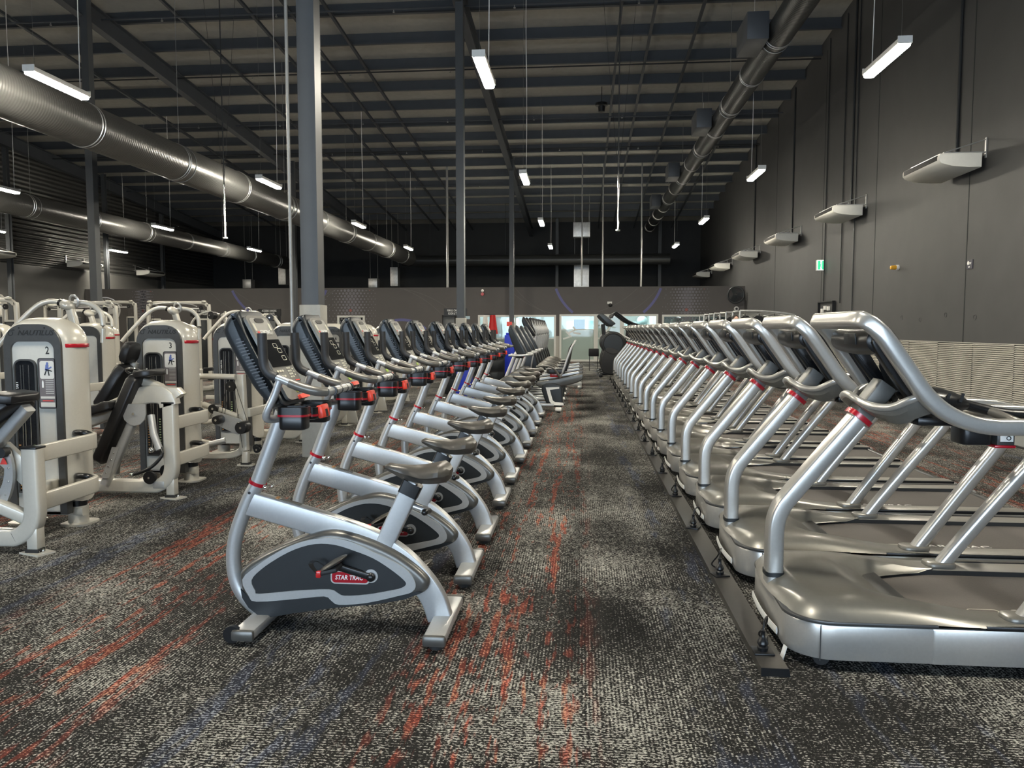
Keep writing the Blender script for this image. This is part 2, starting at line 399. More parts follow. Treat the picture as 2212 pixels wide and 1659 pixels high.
# ================================================================ the hall
XL, XR, YB, YF = -22.6, 6.87, 46.0, -9.0
YM = 33.45                                   # painted partition with the glazed rooms
def roofz(y): return 11.6 - .085 * y
m = MB(); m.add([(XL, YF, 0), (XR, YF, 0), (XR, YB, 0), (XL, YB, 0), (XL, YF, -.1), (XR, YF, -.1), (XR, YB, -.1), (XL, YB, -.1)], [(0, 1, 2, 3), (7, 6, 5, 4), (0, 4, 5, 1), (1, 5, 6, 2), (2, 6, 7, 3), (3, 7, 4, 0)])
struct(m.build('floor', carpet))
def slab(name, pts, off, m_):
    P = [Vector(p) for p in pts]; o = Vector(off); n = len(P)
    q = MB(); q.add(P + [p + o for p in P], [tuple(range(n)), tuple(range(2 * n - 1, n - 1, -1))] + [(i, i + n, (i + 1) % n + n, (i + 1) % n) for i in range(n)])
    return struct(q.build(name, m_))
slab('ceiling', [(XL - .4, YF - .4, roofz(YF - .4)), (XR + .4, YF - .4, roofz(YF - .4)), (XR + .4, YB + .4, roofz(YB + .4)), (XL - .4, YB + .4, roofz(YB + .4))], (0, 0, .15), roofp)
slab('wall_right', [(XR, YF, 0), (XR, YB, 0), (XR, YB, roofz(YB)), (XR, YF, roofz(YF))], (.2, 0, 0), wallblk)
slab('wall_left', [(XL, YF, 0), (XL, YB, 0), (XL, YB, 4.0), (XL, YF, 4.0)], (-.2, 0, 0), walllft)
slab('wall_left', [(XL - .06, YF, 4.0), (XL - .06, YB, 4.0), (XL - .06, YB, roofz(YB)), (XL - .06, YF, roofz(YF))], (-.14, 0, 0), corrug)
slab('wall_back', [(XL - .3, YB, 0), (XR, YB, 0), (XR, YB, roofz(YB)), (XL - .3, YB, roofz(YB))], (0, .2, 0), walldk)
# wall behind the camera with a band of daylight glazing
q = MB(); zt = roofz(YF)
q.box(((XL + XR) / 2 - .15, YF - .1, .3), (XR - XL + .3, .2, .6)); q.box(((XL + XR) / 2, YF - .1, (3.6 + zt) / 2), (XR - XL + .4, .2, zt - 3.6))
q.box(((XL - 9) / 2, YF - .1, 2.1), (-9 - XL, .2, 3.0)); q.box(((4.2 + XR) / 2, YF - .1, 2.1), (XR - 4.2, .2, 3.0))
struct(q.build('wall_front', wallblk))
for i in range(4):
    x0 = -9 + i * 3.3; wnd = struct(MB().box((x0 + 1.65, YF - .1, 2.1), (3.2, .04, 2.95)).build('window_%d' % (i + 1), skym))
    fr = MB(); o = [(x0, .6), (x0 + 3.3, .6), (x0 + 3.3, 3.6), (x0, 3.6)]; fr.band(o, inset2(o, .06), YF - .14, YF - .02); fr.build('window_frame', framew, wnd)
# wall joints, tie-bolt rings and beige fluted dado on the right wall
q = MB()
for y in (14.6, 19, 23, 28.4, 9.5, 4): q.box((XR - .002, y, 5.2), (.008, .025, 8.1))
struct(q.build('trim_1', walldk))
dado = MB()
for k in range(30): # fluted boards, one ridge mesh per board row, along the wall
    z = .12 + k * .0345
    for j in range(24):
        y0 = 1 + j * 1.32; off = (j % 2) * .012
        zz = min(z + off, 1.14)
        dado.add([(XR, y0, zz), (XR - .03, y0, zz + .006), (XR - .03, y0, zz + .018), (XR, y0, zz + .03), (XR, y0 + 1.315, zz), (XR - .03, y0 + 1.315, zz + .006), (XR - .03, y0 + 1.315, zz + .018), (XR, y0 + 1.315, zz + .03)],
                 [(0, 1, 5, 4), (1, 2, 6, 5), (2, 3, 7, 6)])
dado.box((XR - .012, 16.9, 1.17), (.03, 31.8, .012))
struct(dado.build('trim_2', beige))
struct(MB().box((XR - .02, 12.2, .06), (.04, 42.4, .12)).build('baseboard_right', blackm))
struct(MB().box(((XR + 5.24) / 2, 12.2, .004), (XR - 5.24, 42.4, .008)).build('floor_strip', greyroom))
struct(MB().box((5.22, 12.2, .008), (.05, 42.4, .016)).build('trim_2', blackm))
# purlins, cleats and rafters
n = 3
pur = None
for i in range(26):
    y = 3.7 + 1.655 * (i - 1)
    z = roofz(y)
    if pur is None:
        P = MB(); P.box((0, 0, -.17), (XR - XL, .014, .32)); P.box((0, .045, -.016), (XR - XL, .1, .014)); P.box((0, -.045, -.325), (XR - XL, .1, .014)); P.box((0, -.09, -.31), (XR - XL, .012, .04))
        pur = P.build('trim_%d' % n, steeldk); o = pur
    else: o = pur.copy(); C.objects.link(o)
    o.name = 'trim_%d' % n; o.location = ((XL + XR) / 2, y, z); struct(o); n += 1
def slope_beam(x, w_, h_, drop, y0=YF, y1=YB, thick=None):
    global n
    q = MB()
    def seg(cx_, ww, z0, z1):
        q.add([(cx_ + sx * ww / 2, y, roofz(y) + zz) for y in (y0, y1) for zz in (z0, z1) for sx in (-1, 1)], [(0, 1, 3, 2), (4, 6, 7, 5), (0, 2, 6, 4), (1, 5, 7, 3), (2, 3, 7, 6), (0, 4, 5, 1)])
    seg(x, w_, -drop - .02, -drop); seg(x, w_, -drop - h_, -drop - h_ + .02); seg(x, .014, -drop - h_, -drop)
    o = q.build('trim_%d' % n, steeldk); n += 1; return struct(o)
for x in (-3.0, -12.5, -22.0): slope_beam(x, .22, .5, .33)
for x in (-6.5, -8.55, -7.5, -10.5, -15, -18, 1.8, 3.0, .95, 5.2): slope_beam(x, .07, .08, .34)
# conduits and sprinkler pipes under the roof, across the hall
for i, y in enumerate((12.2, 16.1, 19.6, 23.3, 27.4, 30.8, 36.0)):
    q = MB(); z = roofz(y) - .5
    q.cyl((XL + .1, y, z - .04 * (i == 4)), (XR - .1, y, z - .04 * (i == 4)), .022, n=8)
    o = q.build('sprinkler_pipe', pipedk if i % 2 else steeldk)
    for k in range(9):
        x = -20 + k * 3.05 + (i % 2) * .8
        MB().cyl((x, y, z), (x, y, z - .07), .012, n=6).cyl((x, y, z - .07), (x, y, z - .09), .03, n=8).build('sprinkler_head', pipem, o)
    tag(o, 'dark sprinkler pipe under the roof, %s across the hall from the camera' % ORD[i], 'sprinkler pipe', 'sprinkler pipes under the roof')
# columns
COL = [(-2.95, 8.3), (-2.95, 18.8), (-2.95, 32.6), (-12.4, 18.8), (-12.4, 32.6), (4.34, 44), (-1.4, 44), (-21.8, 33.9), (-22.3, 28.5), (-22.3, 39.6), (-16.2, 44.5)]
for i, (x, y) in enumerate(COL):
    q = MB(); zt = roofz(y) - .25; wd = .19 if i < 5 else .16
    q.box((x, y - wd / 2, zt / 2), (wd, .014, zt)); q.box((x, y + wd / 2, zt / 2), (wd, .014, zt)); q.box((x, y, zt / 2), (.012, wd, zt))
    q.box((x, y, zt / 2), (wd - .002, wd * .93, zt)) if i < 5 else None
    o = struct(q.build('trim_%d' % n, steel)); n += 1
    if i < 4:
        o2 = MB().box((x, y, .84), (.235, .235, 1.68)).build('column_guard', collar, o, bevel=.006)
# thin pipe beside the big column
q = MB(); q.cyl((-3.08, 8.0, 1.2), (-3.08, 8.0, roofz(8) - .3), .018, n=10)
tag(q.build('conduit', pipem), 'thin pale conduit running up beside the nearest grey column', 'conduit')
for x, y, r, lab in ((.0, 32.9, .03, 'pale pipe hanging behind the partition above the glass doors'), (.9, 33.9, .03, 'second pale pipe behind the partition right of the glass doors'),
                     (2.6, 34.5, .035, 'tall pale pipe in the dark space above the dotted mural'), (-5.9, 33.8, .05, 'thick pale pipe with an elbow above the red alarm')):
    z = roofz(y)
    tag(MB().cyl((x, y, 3.22), (x, y, z - .03), r, n=10).build('riser_pipe', pipem), lab, 'pipe', 'pipes above the partition')
# ---------------------------------------------------------------- ducts
def duct(x, z, r, y0, y1, m_, label, ringm, step=3.1, down=0):
    t = thing('ventilation_duct', label, 'duct', (x, y0, z))
    MB().cyl((0, 0, 0), (0, y1 - y0, 0), r, n=40).build('duct_tube', m_, t)
    y = 1.2
    while y < y1 - y0:
        q = MB().torus((0, y, 0), r + .004, .012, (0, 1, 0), n=40, m=6).torus((0, y + .08, 0), r + .004, .01, (0, 1, 0), n=40, m=6); q.build('joint_ring', ringm, t)
        if int(y / step) % 2 == 0: MB().cyl((0, y + .3, r), (0, y + .3, roofz(y0 + y) - z - .1), .006, n=6).torus((0, y + .3, 0), r + .006, .008, (0, 1, 0), n=36, m=5).build('hanger', pipem, t)
        y += step
    return t
duct(-9.05, 5.12, .40, 3, 40, ductm, 'large shiny spiral duct running the length of the hall on the left', galv)
duct(-16.4, 5.05, .34, 8, 42, ductm, 'smaller spiral duct further left along the corrugated wall', galv)
td = duct(3.70, 7.0, .26, 5, 44, ductdk, 'dark round duct under the roof near the right wall', galv, 2.3)
for y in (10.5, 16.8, 23.5, 30.0): MB().box((-.48, y, .02), (.4, 1.0, .5)).build('diffuser_box', steeldk, td, bevel=.01)
q = MB(); q.cyl((-9.5, 40.5, 5.0), (4.5, 40.5, 5.0), .28, n=24)
for x in (-8, -4, 0, 4): q.cyl((x, 40.5, 5.2), (x, 40.5, roofz(40.5) - .02), .012, n=6)
tag(q.build('cross_duct', ductdk), 'dark duct crossing the back of the hall above the partition', 'duct')
# ---------------------------------------------------------------- pendant lamps (the hall's own lighting)
def make_lamp():
    t = thing('pendant_lamp', 'x', 'lamp')
    MB().prism(rrect(0, -.006, .176, .075, .02), -.62, .62, 'xz').build('housing', white, t)
    MB().prism(rrect(0, -.052, .146, .060, .027), -.605, .605, 'xz').build('diffuser', lampm, t)
    MB().box((0, -.617, .01), (.178, .014, .085)).build('end_cap', white, t); MB().box((0, .617, .01), (.178, .014, .085)).build('end_cap', white, t)
    return t
lamp0 = None; LZ = 5.05
rowname = {4.04: 'treadmills', -1.38: 'central aisle', -7.72: 'weight machines', -14.87: 'far left machines', -21.4: 'corrugated wall'}
for x in (4.04, -1.38, -7.72, -14.87, -21.4):
    for k in range(-1, 4):
        y = (11.0 if x > -12 else 11.05) + 7.72 * (k - 0)
        if x == -14.87 and k in (0,): y = 11.2
        lab = 'glowing pendant lamp over the %s, %s counted from the far end' % (rowname[x], ORD[3 - k])
        if lamp0 is None: lamp0 = make_lamp(); l = lamp0; l.location = (x, y, LZ); l['label'] = lab; l['group'] = 'linear pendant lamps'
        else: l = dup(lamp0, (x, y, LZ), None, lab, 'linear pendant lamps')
        dz = roofz(y) - LZ - .25
        pts = cat([(0, .5, .03), (.012, .505, dz * .35), (-.01, .49, dz * .7), (0, .5, dz)], 5)
        MB().sweep(pts, .006, n=6).build('power_cord', white, l)
        MB().cyl((0, -.5, .03), (0, -.5, dz), .0022, n=5).build('suspension_wire', pipem, l)
# ---------------------------------------------------------------- heater / air conditioning cassettes on both walls
def make_ac(sgn):
    t = thing('air_conditioner', 'x', 'air conditioner')
    prof = [(0, .02), (.62, .02), (.685, .0), (.70, -.04), (.70, -.10), (.66, -.15), (.48, -.20), (.2, -.225), (0, -.225)]
    MB().prism([(-sgn * a - sgn * .13, b_) for a, b_ in prof], -.75, .75, 'xz', r=.012, st=2).build('casing', acw, t)
    MB().box((-sgn * .826, 0, -.052), (.024, 1.36, .082), (0, 0, 0)).build('air_slot', rubber, t, bevel=.004)
    MB().box((-sgn * .45, 0, .032), (.6, 1.2, .02)).build('top_plate', galv, t)
    for y in (-.62, .62):
        q = MB().box((-sgn * .014, y, .12), (.02, .04, .34)).box((-sgn * .36, y, .045), (.7, .04, .02))
        q.sweep([(-sgn * .02, y, .26), (-sgn * .66, y, .06)], .010, n=6); q.build('wall_bracket', galv, t)
    return t
acR = make_ac(1); acL = None
for i in range(6):
    y = 13.95 + 5.56 * i + .72
    lab = 'white wall-hung air conditioner on the right wall, %s from the camera' % ORD[i]
    if i == 0: acR.location = (XR, y, 4.38); acR['label'] = lab; acR['group'] = 'air conditioners on the right wall'
    else: dup(acR, (XR, y, 4.38), 0, lab, 'air conditioners on the right wall')
    if i in (0, 1, 2, 3):
        z0 = 4.55; q = MB().cyl((XR - .03, y + .4, z0), (XR - .03, y + .4, roofz(y) - .2), .028, n=8); tag(q.build('refrigerant_pipe', pipedk), 'black pipe rising from the %s air conditioner on the right wall' % ORD[i], 'pipe', 'pipes over the right air conditioners')
acL = make_ac(-1)
for i, y in enumerate((32.9, 38.2, 27.5)):
    lab = 'white air conditioner on the corrugated left wall, %s' % ('left of the grey column', 'right of the grey column', 'outermost left')[i]
    if i == 0: acL.location = (XL - .05, y, 4.35); acL['label'] = lab; acL['group'] = 'air conditioners on the left wall'
    else: dup(acL, (XL - .05, y, 4.35), 0, lab, 'air conditioners on the left wall')
for i, (y, z1) in enumerate(((22.7, 2.2), (21.3, 2.1), (20.35, 1.5))):
    tag(MB().cyl((XR - .025, y, z1), (XR - .025, y, roofz(y) - .2), .016, n=8).build('wall_conduit', pipedk), 'black conduit on the right wall, %s of the three beside the exit sign' % ('leftmost', 'middle', 'rightmost')[i], 'conduit', 'conduits by the exit sign')
# exit sign box
t = thing('exit_sign', 'green and white running-man exit sign on the right wall', 'sign', (XR, 22.8, 3.22))
MB().box((-.11, 0, 0), (.2, .12, .30)).build('sign_box', white, t, bevel=.006)
MB().box((-.11, -.064, 0), (.185, .01, .28)).build('sign_face', exitw, t)
MB().box((-.155, -.0705, 0), (.07, .004, .25)).box((-.05, -.0705, 0), (.05, .004, .25)).build('green_field', greenp, t)
q = MB().sph((-.103, -.073, .075), (.013, .004, .018), 10, 6); q.box((-.105, -.073, .02), (.022, .005, .07), (0, .25, 0)).box((-.092, -.073, -.045), (.014, .005, .08), (0, -.4, 0)).box((-.122, -.073, -.05), (.014, .005, .08), (0, .6, 0)); q.build('running_man', greenp, t)
# poster, amber strobe, wall plates
t = thing('wall_notice', 'small dark notice with a white badge high on the right wall', 'sign', (XR, 14.45, 2.56))
MB().box((-.006, 0, 0), (.012, .21, .16)).build('notice_board', mat('notice_dark', (.03, .028, .05), 0, .4), t)
MB().prism(circ(.045, .025, .035, 18), -.013, -.0155, 'yz').box((-.014, -.02, .03), (.003, .08, .012)).box((-.014, -.02, .008), (.003, .07, .01)).box((-.014, .01, -.045), (.003, .05, .02)).build('notice_print', whitep, t)
t = thing('strobe_beacon', 'amber beacon lamp on the right wall', 'beacon', (XR, 17.57, 2.75))
MB().cyl((0, 0, 0), (-.05, 0, 0), .055, n=20).build('beacon_base', white, t); MB().cyl((-.05, 0, 0), (-.17, 0, 0), .048, .04, n=20).build('lens', amber, t, bevel=.01)
for i, (y, z) in enumerate(((17.3, 1.66), (16.4, 1.6), (15.3, 1.68), (14.2, 1.62))):
    tag(MB().torus((XR - .002, y, z), .045, .005, (1, 0, 0), n=22, m=6).build('bolt_ring', wallblk), 'painted-over round fixing on the right wall, %s above the pale dado' % (ORD[i] + ' from the left'), 'fixing', 'round fixings on the right wall')
# service panel behind the treadmills
t = thing('service_cabinet', 'open black frame of switches on the right wall under the exit sign', 'service panel', (XR, 22.3, 1.88))
o = rrect(0, -.25, 1.3, 1.1, .01, 1); MB().band(o, inset2(o, .03), -.02, -.10, 'yz').build('panel_frame', black, t)
MB().box((-.02, 0, -.25), (.03, 1.24, 1.04)).build('panel_back', wallblk, t)
for k, (a, b_) in enumerate(((.35, .05), (.1, .12), (-.2, .1), (.3, -.2), (-.1, -.15))): MB().box((-.06, a, b_), (.06, .12, .11)).build('switch_box', white, t, bevel=.005)
# ---------------------------------------------------------------- painted partition with glazing
OPEN = [(-4.5, -1.1, .1, 2.02), (-.95, 3.27, .0, 2.04), (3.43, 6.87, .1, 2.02), (-10.8, -9.55, 1.0, 2.0), (-17.5, -16.6, 0, 2.0), (-14.3, -13.4, 0, 2.02), (-6.1, -5.2, 0, 2.02)]
def partition(xa, xb):
    q = MB(); xs = sorted([xa, xb] + [v for o in OPEN for v in o[:2] if xa < v < xb])
    for a, b_ in zip(xs[:-1], xs[1:]):
        hole = [o for o in OPEN if o[0] <= (a + b_) / 2 <= o[1]]
        segs = [(0, 3.22)] if not hole else [(0, hole[0][2]), (hole[0][3], 3.22)]
        for z0, z1 in segs:
            if z1 - z0 > .01: q.box(((a + b_) / 2, YM + .06, (z0 + z1) / 2), (b_ - a, .12, z1 - z0))
    return struct(q.build('wall_partition', muralm))
partition(XL, XR)
q = MB(); q.box((-1.03, YM - .012, .55), (.13, .02, 1.1)); q.box((3.35, YM - .012, .55), (.14, .02, 1.1)); q.box((-7.6, YM - .012, .55), (2.7, .02, 1.1)); struct(q.build('trim_60', beige))
# mural graphics: painted on the partition as thin applied vinyl
def arc(cx_, cz, R, wd, a0, a1, m_, name, zmax=3.2, n_=40, zmin=2.07):
    q = MB(); pr = None
    for i in range(n_ + 1):
        a = math.radians(a0 + (a1 - a0) * i / n_); pts = [(cx_ + r * math.cos(a), YM - .003, cz + r * math.sin(a)) for r in (R, R + wd)]
        ok = all(zmin < p[2] < zmax for p in pts)
        if ok and pr: q.add([pr[0], pr[1], pts[1], pts[0]], [(0, 1, 2, 3)])
        pr = pts if ok else None
    return q
mural = thing('mural_decal', 'violet ring and dot graphics on the dark partition wall', 'mural', (0, 0, 0))
arc(1.13, 3.95, 2.32, .11, 180, 268, violet, '').build('violet_arc', violet, mural); arc(1.13, 3.95, 2.32, .11, 272, 360, violet, '').build('violet_arc', violet, mural)
arc(-13.45, 4.1, 2.32, .11, 180, 268, violet, '').build('violet_arc', violet, mural); arc(-13.45, 4.1, 2.32, .11, 272, 360, violet, '').build('violet_arc', violet, mural)
arc(-7.9, .2, 1.55, .12, 20, 160, violet, '', zmin=1.3).build('violet_arc', violet, mural)
q = MB()
for cx_, cz, R in ((.2, 5.6, 3.9), (-.4, 5.9, 3.9), (-13.9, 5.7, 3.8), (-13.2, 5.9, 3.6), (-8.5, -1.2, 4.4), (-9.3, -1.0, 4.4), (6.6, .9, 3.0), (7.0, .8, 3.0)):
    for a0 in (0, 90, 180, 270):
        a = arc(cx_, cz, R, .02, a0, a0 + 90, muralline, '', n_=40)
        if a.f: a.build('thin_ring', muralline, mural)
def dots(x0, x1, flip, name):
    q = MB(); r_ = MB(); rr = random.Random(3)
    for i in range(15):
        for j in range(13):
            x = x0 + (x1 - x0) * (i + .5 * (j % 2)) / 15; z = 3.1 - j * .125
            u = (x - x0) / (x1 - x0); u = 1 - u if flip else u
            rad = .015 + .05 * math.exp(-((u - .52) / .26) ** 2)
            if u < .16 and rr.random() < .6: continue
            t_ = r_ if rr.random() < .02 else q
            cc = circ(x, z, rad, 12); k = len(t_.v); t_.v += [(a, YM - .004, b_) for a, b_ in cc]; t_.f.append(tuple(range(k, k + 12)))
    q.build(name, muraldot, mural)
    if r_.v: r_.build('red_dots', muraldotr, mural)
dots(3.45, 5.45, False, 'dot_pattern'); dots(-11.4, -9.0, False, 'dot_pattern'); dots(-20.4, -19.3, False, 'dot_pattern')
# change-room doorways and signs
def csign(x, l1, l2, lab, wdt=.9):
    t = thing('room_sign', lab, 'sign', (x, YM - .02, 2.14)); MB().box((0, 0, 0), (wdt, .03, .32)).build('sign_plate', black, t)
    text('sign_text', l1 + '\n' + l2, .135, whitep, (-.01, -.018, .005), (PI / 2, 0, 0), t, sx=min(1, .82 / (.095 * len(l1))))
csign(-17.1, 'MALE CHANGING', 'ROOM & TOILETS', 'black sign reading male changing room and toilets', 1.0)
csign(-13.9, 'ACCESSIBLE CHANGING', 'ROOM & TOILETS', 'black sign reading accessible changing room and toilets', 1.05)
csign(-5.5, 'FEMALE CHANGING', 'ROOM & TOILETS', 'black sign reading female changing room and toilets', 1.0)
for i, x in enumerate((-17.05, -13.85, -5.65)):
    d = struct(MB().box((x - .2, YM + .35, 1.0), (.5, .04, 2.0)).build('door_%d' % (i + 1), greyroom)); MB().box((x + .02, YM + .31, 1.0), (.03, .03, .3)).build('door_handle', galv, d)
struct(MB().box((-11.5, YM + 1.6, 1.6), (13.5, .1, 3.2)).build('wall_corridor', walldk))
tag(MB().box((-5.0, YM - .02, 1.9), (.28, .03, .13)).build('wall_sign', mat('pale_blue_sign', (.5, .65, .72), 0, .4)), 'small pale blue sign just right of the second column', 'sign')
# glazing
def glazed(i, x0, x1, z0, z1, mull, film, doorx=None):
    w_ = MB(); o = [(x0, z0), (x1, z0), (x1, z1), (x0, z1)]; w_.band(o, inset2(o, .085), YM - .03, YM + .13)
    for x in mull: w_.box((x, YM + .05, (z0 + z1) / 2), (.05, .12, z1 - z0))
    if film: w_.box(((x0 + x1) / 2, YM + .05, film), (x1 - x0, .03, .03))
    fr = struct(w_.build('window_%d' % i, framew))
    xs = [x0] + list(mull) + [x1]
    for a, b_ in zip(xs[:-1], xs[1:]):
        MB().box(((a + b_) / 2, YM + .05, ((film or z0) + z1) / 2), (b_ - a - .05, .01, z1 - (film or z0) - .05)).build('pane', glass, fr)
        if film: MB().box(((a + b_) / 2, YM + .05, (film + z0) / 2), (b_ - a - .05, .012, film - z0 - .05)).build('frosted_pane', frosted, fr)
    return fr
glazed(11, -4.5, -1.1, .1, 2.02, (-2.87,), 1.0)
glazed(12, -.95, .62, .0, 2.04, (), 1.38)
glazed(13, 1.74, 3.27, .0, 2.04, (), 1.38)
glazed(14, 3.43, 6.87, .1, 2.02, (5.28,), None)
glazed(15, -10.8, -9.55, 1.0, 2.0, (), None)
d = MB(); o = [(.62, .0), (1.74, .0), (1.74, 2.04), (.62, 2.04)]; d.band(o, inset2(o, .09), YM - .0, YM + .1); d.box((1.18, YM + .05, 1.0), (.95, .04, .06))
d = struct(d.build('door_4', framew)); MB().box((1.18, YM + .05, .98), (.96, .01, 1.86)).build('frosted_pane', frosted, d); MB().cyl((.8, YM - .06, .85), (.8, YM - .06, 1.3), .015, n=10).build('door_handle', galv, d)
# film graphic: running figures, white
g = thing('window_decal', 'white jumping figure stickers on the frosted glass right of the doors', 'sticker', (0, YM + .03, 0))
q = MB()
for (x, z, a, l) in ((-.55, 1.18, .8, .35), (-.42, 1.3, -.5, .3), (-.3, 1.42, .9, .22), (-.65, 1.02, -.3, .3), (-.2, 1.22, .2, .34), (.9, 1.5, .9, .3), (1.1, 1.35, -.7, .34), (1.25, 1.15, .5, .3), (.95, 1.15, -.2, .3), (1.2, 1.6, .1, .25)):
    q.box((x, 0, z), (l, .003, .07), (0, a, 0))
q.build('figure_shape', whitep, g)
# rooms behind the glass
q = MB(); q.box((1.0, 40.0, 1.3), (12.0, .1, 2.6)); struct(q.build('wall_office', whiteroom))
q = MB(); q.box((1.1, 36.7, 2.66), (11.5, 6.4, .06)); struct(q.build('ceiling_office', whiteroom))
q = MB(); q.box((-1.02, 36.7, 1.3), (.06, 6.3, 2.6)); q.box((3.35, 36.7, 1.3), (.06, 6.3, 2.6)); q.box((-4.62, 36.7, 1.3), (.06, 6.3, 2.6)); struct(q.build('wall_office', whiteroom))
for i, (x, y) in enumerate(((-2.8, 35.2), (.1, 35.0), (2.2, 35.0), (.1, 37.6), (2.2, 37.6), (4.9, 35.6), (-2.8, 38))):
    tag(MB().box((x, y, 2.62), (1.1, .55, .02)).build('panel_light', officel), 'bright flat ceiling light in the glazed room, %s of seven' % ORD[i], 'ceiling light', 'panel lights behind the glass')
tag(MB().box((-.1, 36.2, 1.62), (.5, .06, .45)).build('wall_screen', screen), 'dark screen seen through the glass left of the doors', 'screen')
for i, (x, z, w_, h_) in enumerate(((-.55, 1.55, .35, .5), (.45, 1.5, .2, .6), (2.4, 1.5, .5, .5), (2.9, 1.55, .35, .4))):
    tag(MB().box((x, 37.5 + .1 * i, z), (w_, .05, h_), None).build('notice_poster', mat('poster_%d' % i, ((.7, .85, .9), (.4, .7, .75), (.6, .8, .85), (.75, .8, .8))[i], 0, .5)), 'pale blue poster in the glazed room, %s from the left' % ORD[i], 'poster', 'posters behind the glass')
for i, (x, w_) in enumerate(((-3.9, .3), (-3.2, .55), (-2.2, .5))):
    tag(MB().box((x, 36.0, .95), (w_, .5, 1.9), None).build('locker', mat('locker_%d' % i, ((.35, .36, .36), (.55, .57, .56), (.25, .26, .27))[i], .2, .5), bevel=.01), 'tall cabinet behind the left glass wall, %s from the left' % ORD[i], 'cabinet', 'cabinets behind the glass')
for i, (x, h_) in enumerate(((5.6, 1.85), (6.4, 1.9))):
    t = thing('storage_shelf', 'dark storage shelf behind the right glass wall, %s' % ('left one', 'right one')[i], 'shelf', (x, 36.4, 0), 0, 'shelves behind the right glass')
    MB().box((-.28, 0, h_ / 2), (.03, .4, h_)).box((.28, 0, h_ / 2), (.03, .4, h_)).build('upright', black, t)
    for k in range(4): MB().box((0, 0, .2 + k * (h_ - .25) / 3), (.56, .4, .03)).build('shelf_board', black, t)
for i, (x, r) in enumerate(((4.2, .30),)):
    tag(MB().sph((x, 34.6, 1.0 + .66), r, 28, 18).build('exercise_ball', ballm), 'big grey exercise ball on a stand behind the right glass wall', 'exercise ball')
    tag(MB().cyl((x, 34.6, 0), (x, 34.6, 1.28), .05, n=12).cyl((x, 34.6, 1.28), (x, 34.6, 1.36), .05, .12).build('ball_stand', black), 'black stand under the grey exercise ball', 'stand')
tag(MB().sph((2.75, 35.5, 1.75), (.25, .25, .25), 20, 12).build('exercise_ball', mat('ball_teal', (.35, .45, .45), 0, .4)), 'teal exercise ball on a shelf right of the glass doors', 'exercise ball')
tag(MB().box((2.75, 35.5, .75), (.7, .5, 1.5)).build('low_cabinet', greyroom), 'grey cabinet under the teal exercise ball', 'cabinet')
# pyramid-backed cushion-like vent heads above the partition
def pyr(x, z, w_, h_, y, lab, hang):
    t = thing('vent_box', lab, 'vent', (x, y, z))
    q = MB(); q.add([(-w_ / 2, 0, -h_ / 2), (w_ / 2, 0, -h_ / 2), (w_ / 2, 0, h_ / 2), (-w_ / 2, 0, h_ / 2), (0, -.09, 0)], [(0, 1, 4), (1, 2, 4), (2, 3, 4), (3, 0, 4)]); q.build('cross_broken_face', galv, t)
    MB().box((0, .27, 0), (w_, .52, h_)).build('vent_duct', galv, t)
    if hang:
        zt = roofz(y) - z; MB().cyl((-w_ / 2 + .03, .3, h_ / 2), (-w_ / 2 + .03, .3, zt), .01, n=6).cyl((w_ / 2 - .03, .3, h_ / 2), (w_ / 2 - .03, .3, zt), .01, n=6).build('hanger_rod', pipem, t)
def by(px, py, Y):   # where a sight line meets the plane at depth Y (dimensions measured once, then fixed)
    return px
pyr(-10.57, 4.35, .42, 1.05, 43, 'tall galvanised vent box standing behind the partition left of centre', 1)
pyr(-17.1, 4.5, .42, 1.1, 43, 'tall galvanised vent box far left behind the partition', 1)
pyr(-19.2, 4.0, .5, .5, 43, 'small square vent box far left behind the partition', 1)
pyr(-11.8, 4.0, .5, .5, 43, 'small square vent box left of the central tall vent', 1)
pyr(-.02, 4.25, .82, 1.35, 42.5, 'large steel vent box above the glass doors', 1)
pyr(-.02, 7.3 - 1.0, .82, .7, 38.5, 'upper square vent box hanging above the glass doors', 1)
# hanging fixtures
for i, (x, y, z0, z1) in enumerate(((.75, 16.5, 3.5, 4.6), (-7.4, 15.6, 3.32, 4.4))):
    t = thing('hanging_antenna', 'thin chrome rod hanging from wires, %s' % ('over the aisle right of centre', 'left of the big column')[i], 'hanging rod', (x, y, 0), 0, 'hanging rods')
    MB().cyl((0, 0, z0), (0, 0, z1), .018, n=10).cyl((0, 0, z0 - .03), (0, 0, z0), .05, n=12).build('rod', chrome, t)
    zt = roofz(y) - .3
    MB().cyl((0, 0, z1), (-.5, 0, zt), .004, n=5).cyl((0, 0, z1), (.5, 0, zt), .004, n=5).cyl((0, 0, z1), (0, 0, zt), .012, n=6).build('wires', pipedk, t)
for i, (x, y) in enumerate(((.80, 15.6), (-7.8, 15.2), (.6, 25.5), (-15.9, 24))):
    z = roofz(y) - .9
    t = thing('ceiling_speaker', 'black dome loudspeaker hanging under the roof, %s' % ('nearest the middle', 'above the big left duct', 'further back near the middle', 'far left')[i], 'speaker', (x, y, z), 0, 'dome speakers')
    MB().sweep([(0, 0, .16), (0, 0, .13), (0, 0, .05), (0, 0, .03)], .2, n=24, taper=[.4, .98, 1, .8], up=(1, 0, 0)).build('dome_rim', black, t); MB().cyl((0, 0, .04), (0, 0, -.14), .12, .1, n=20).build('speaker_body', black, t); MB().cyl((0, 0, .14), (0, 0, .65), .012, n=6).build('stem', black, t)
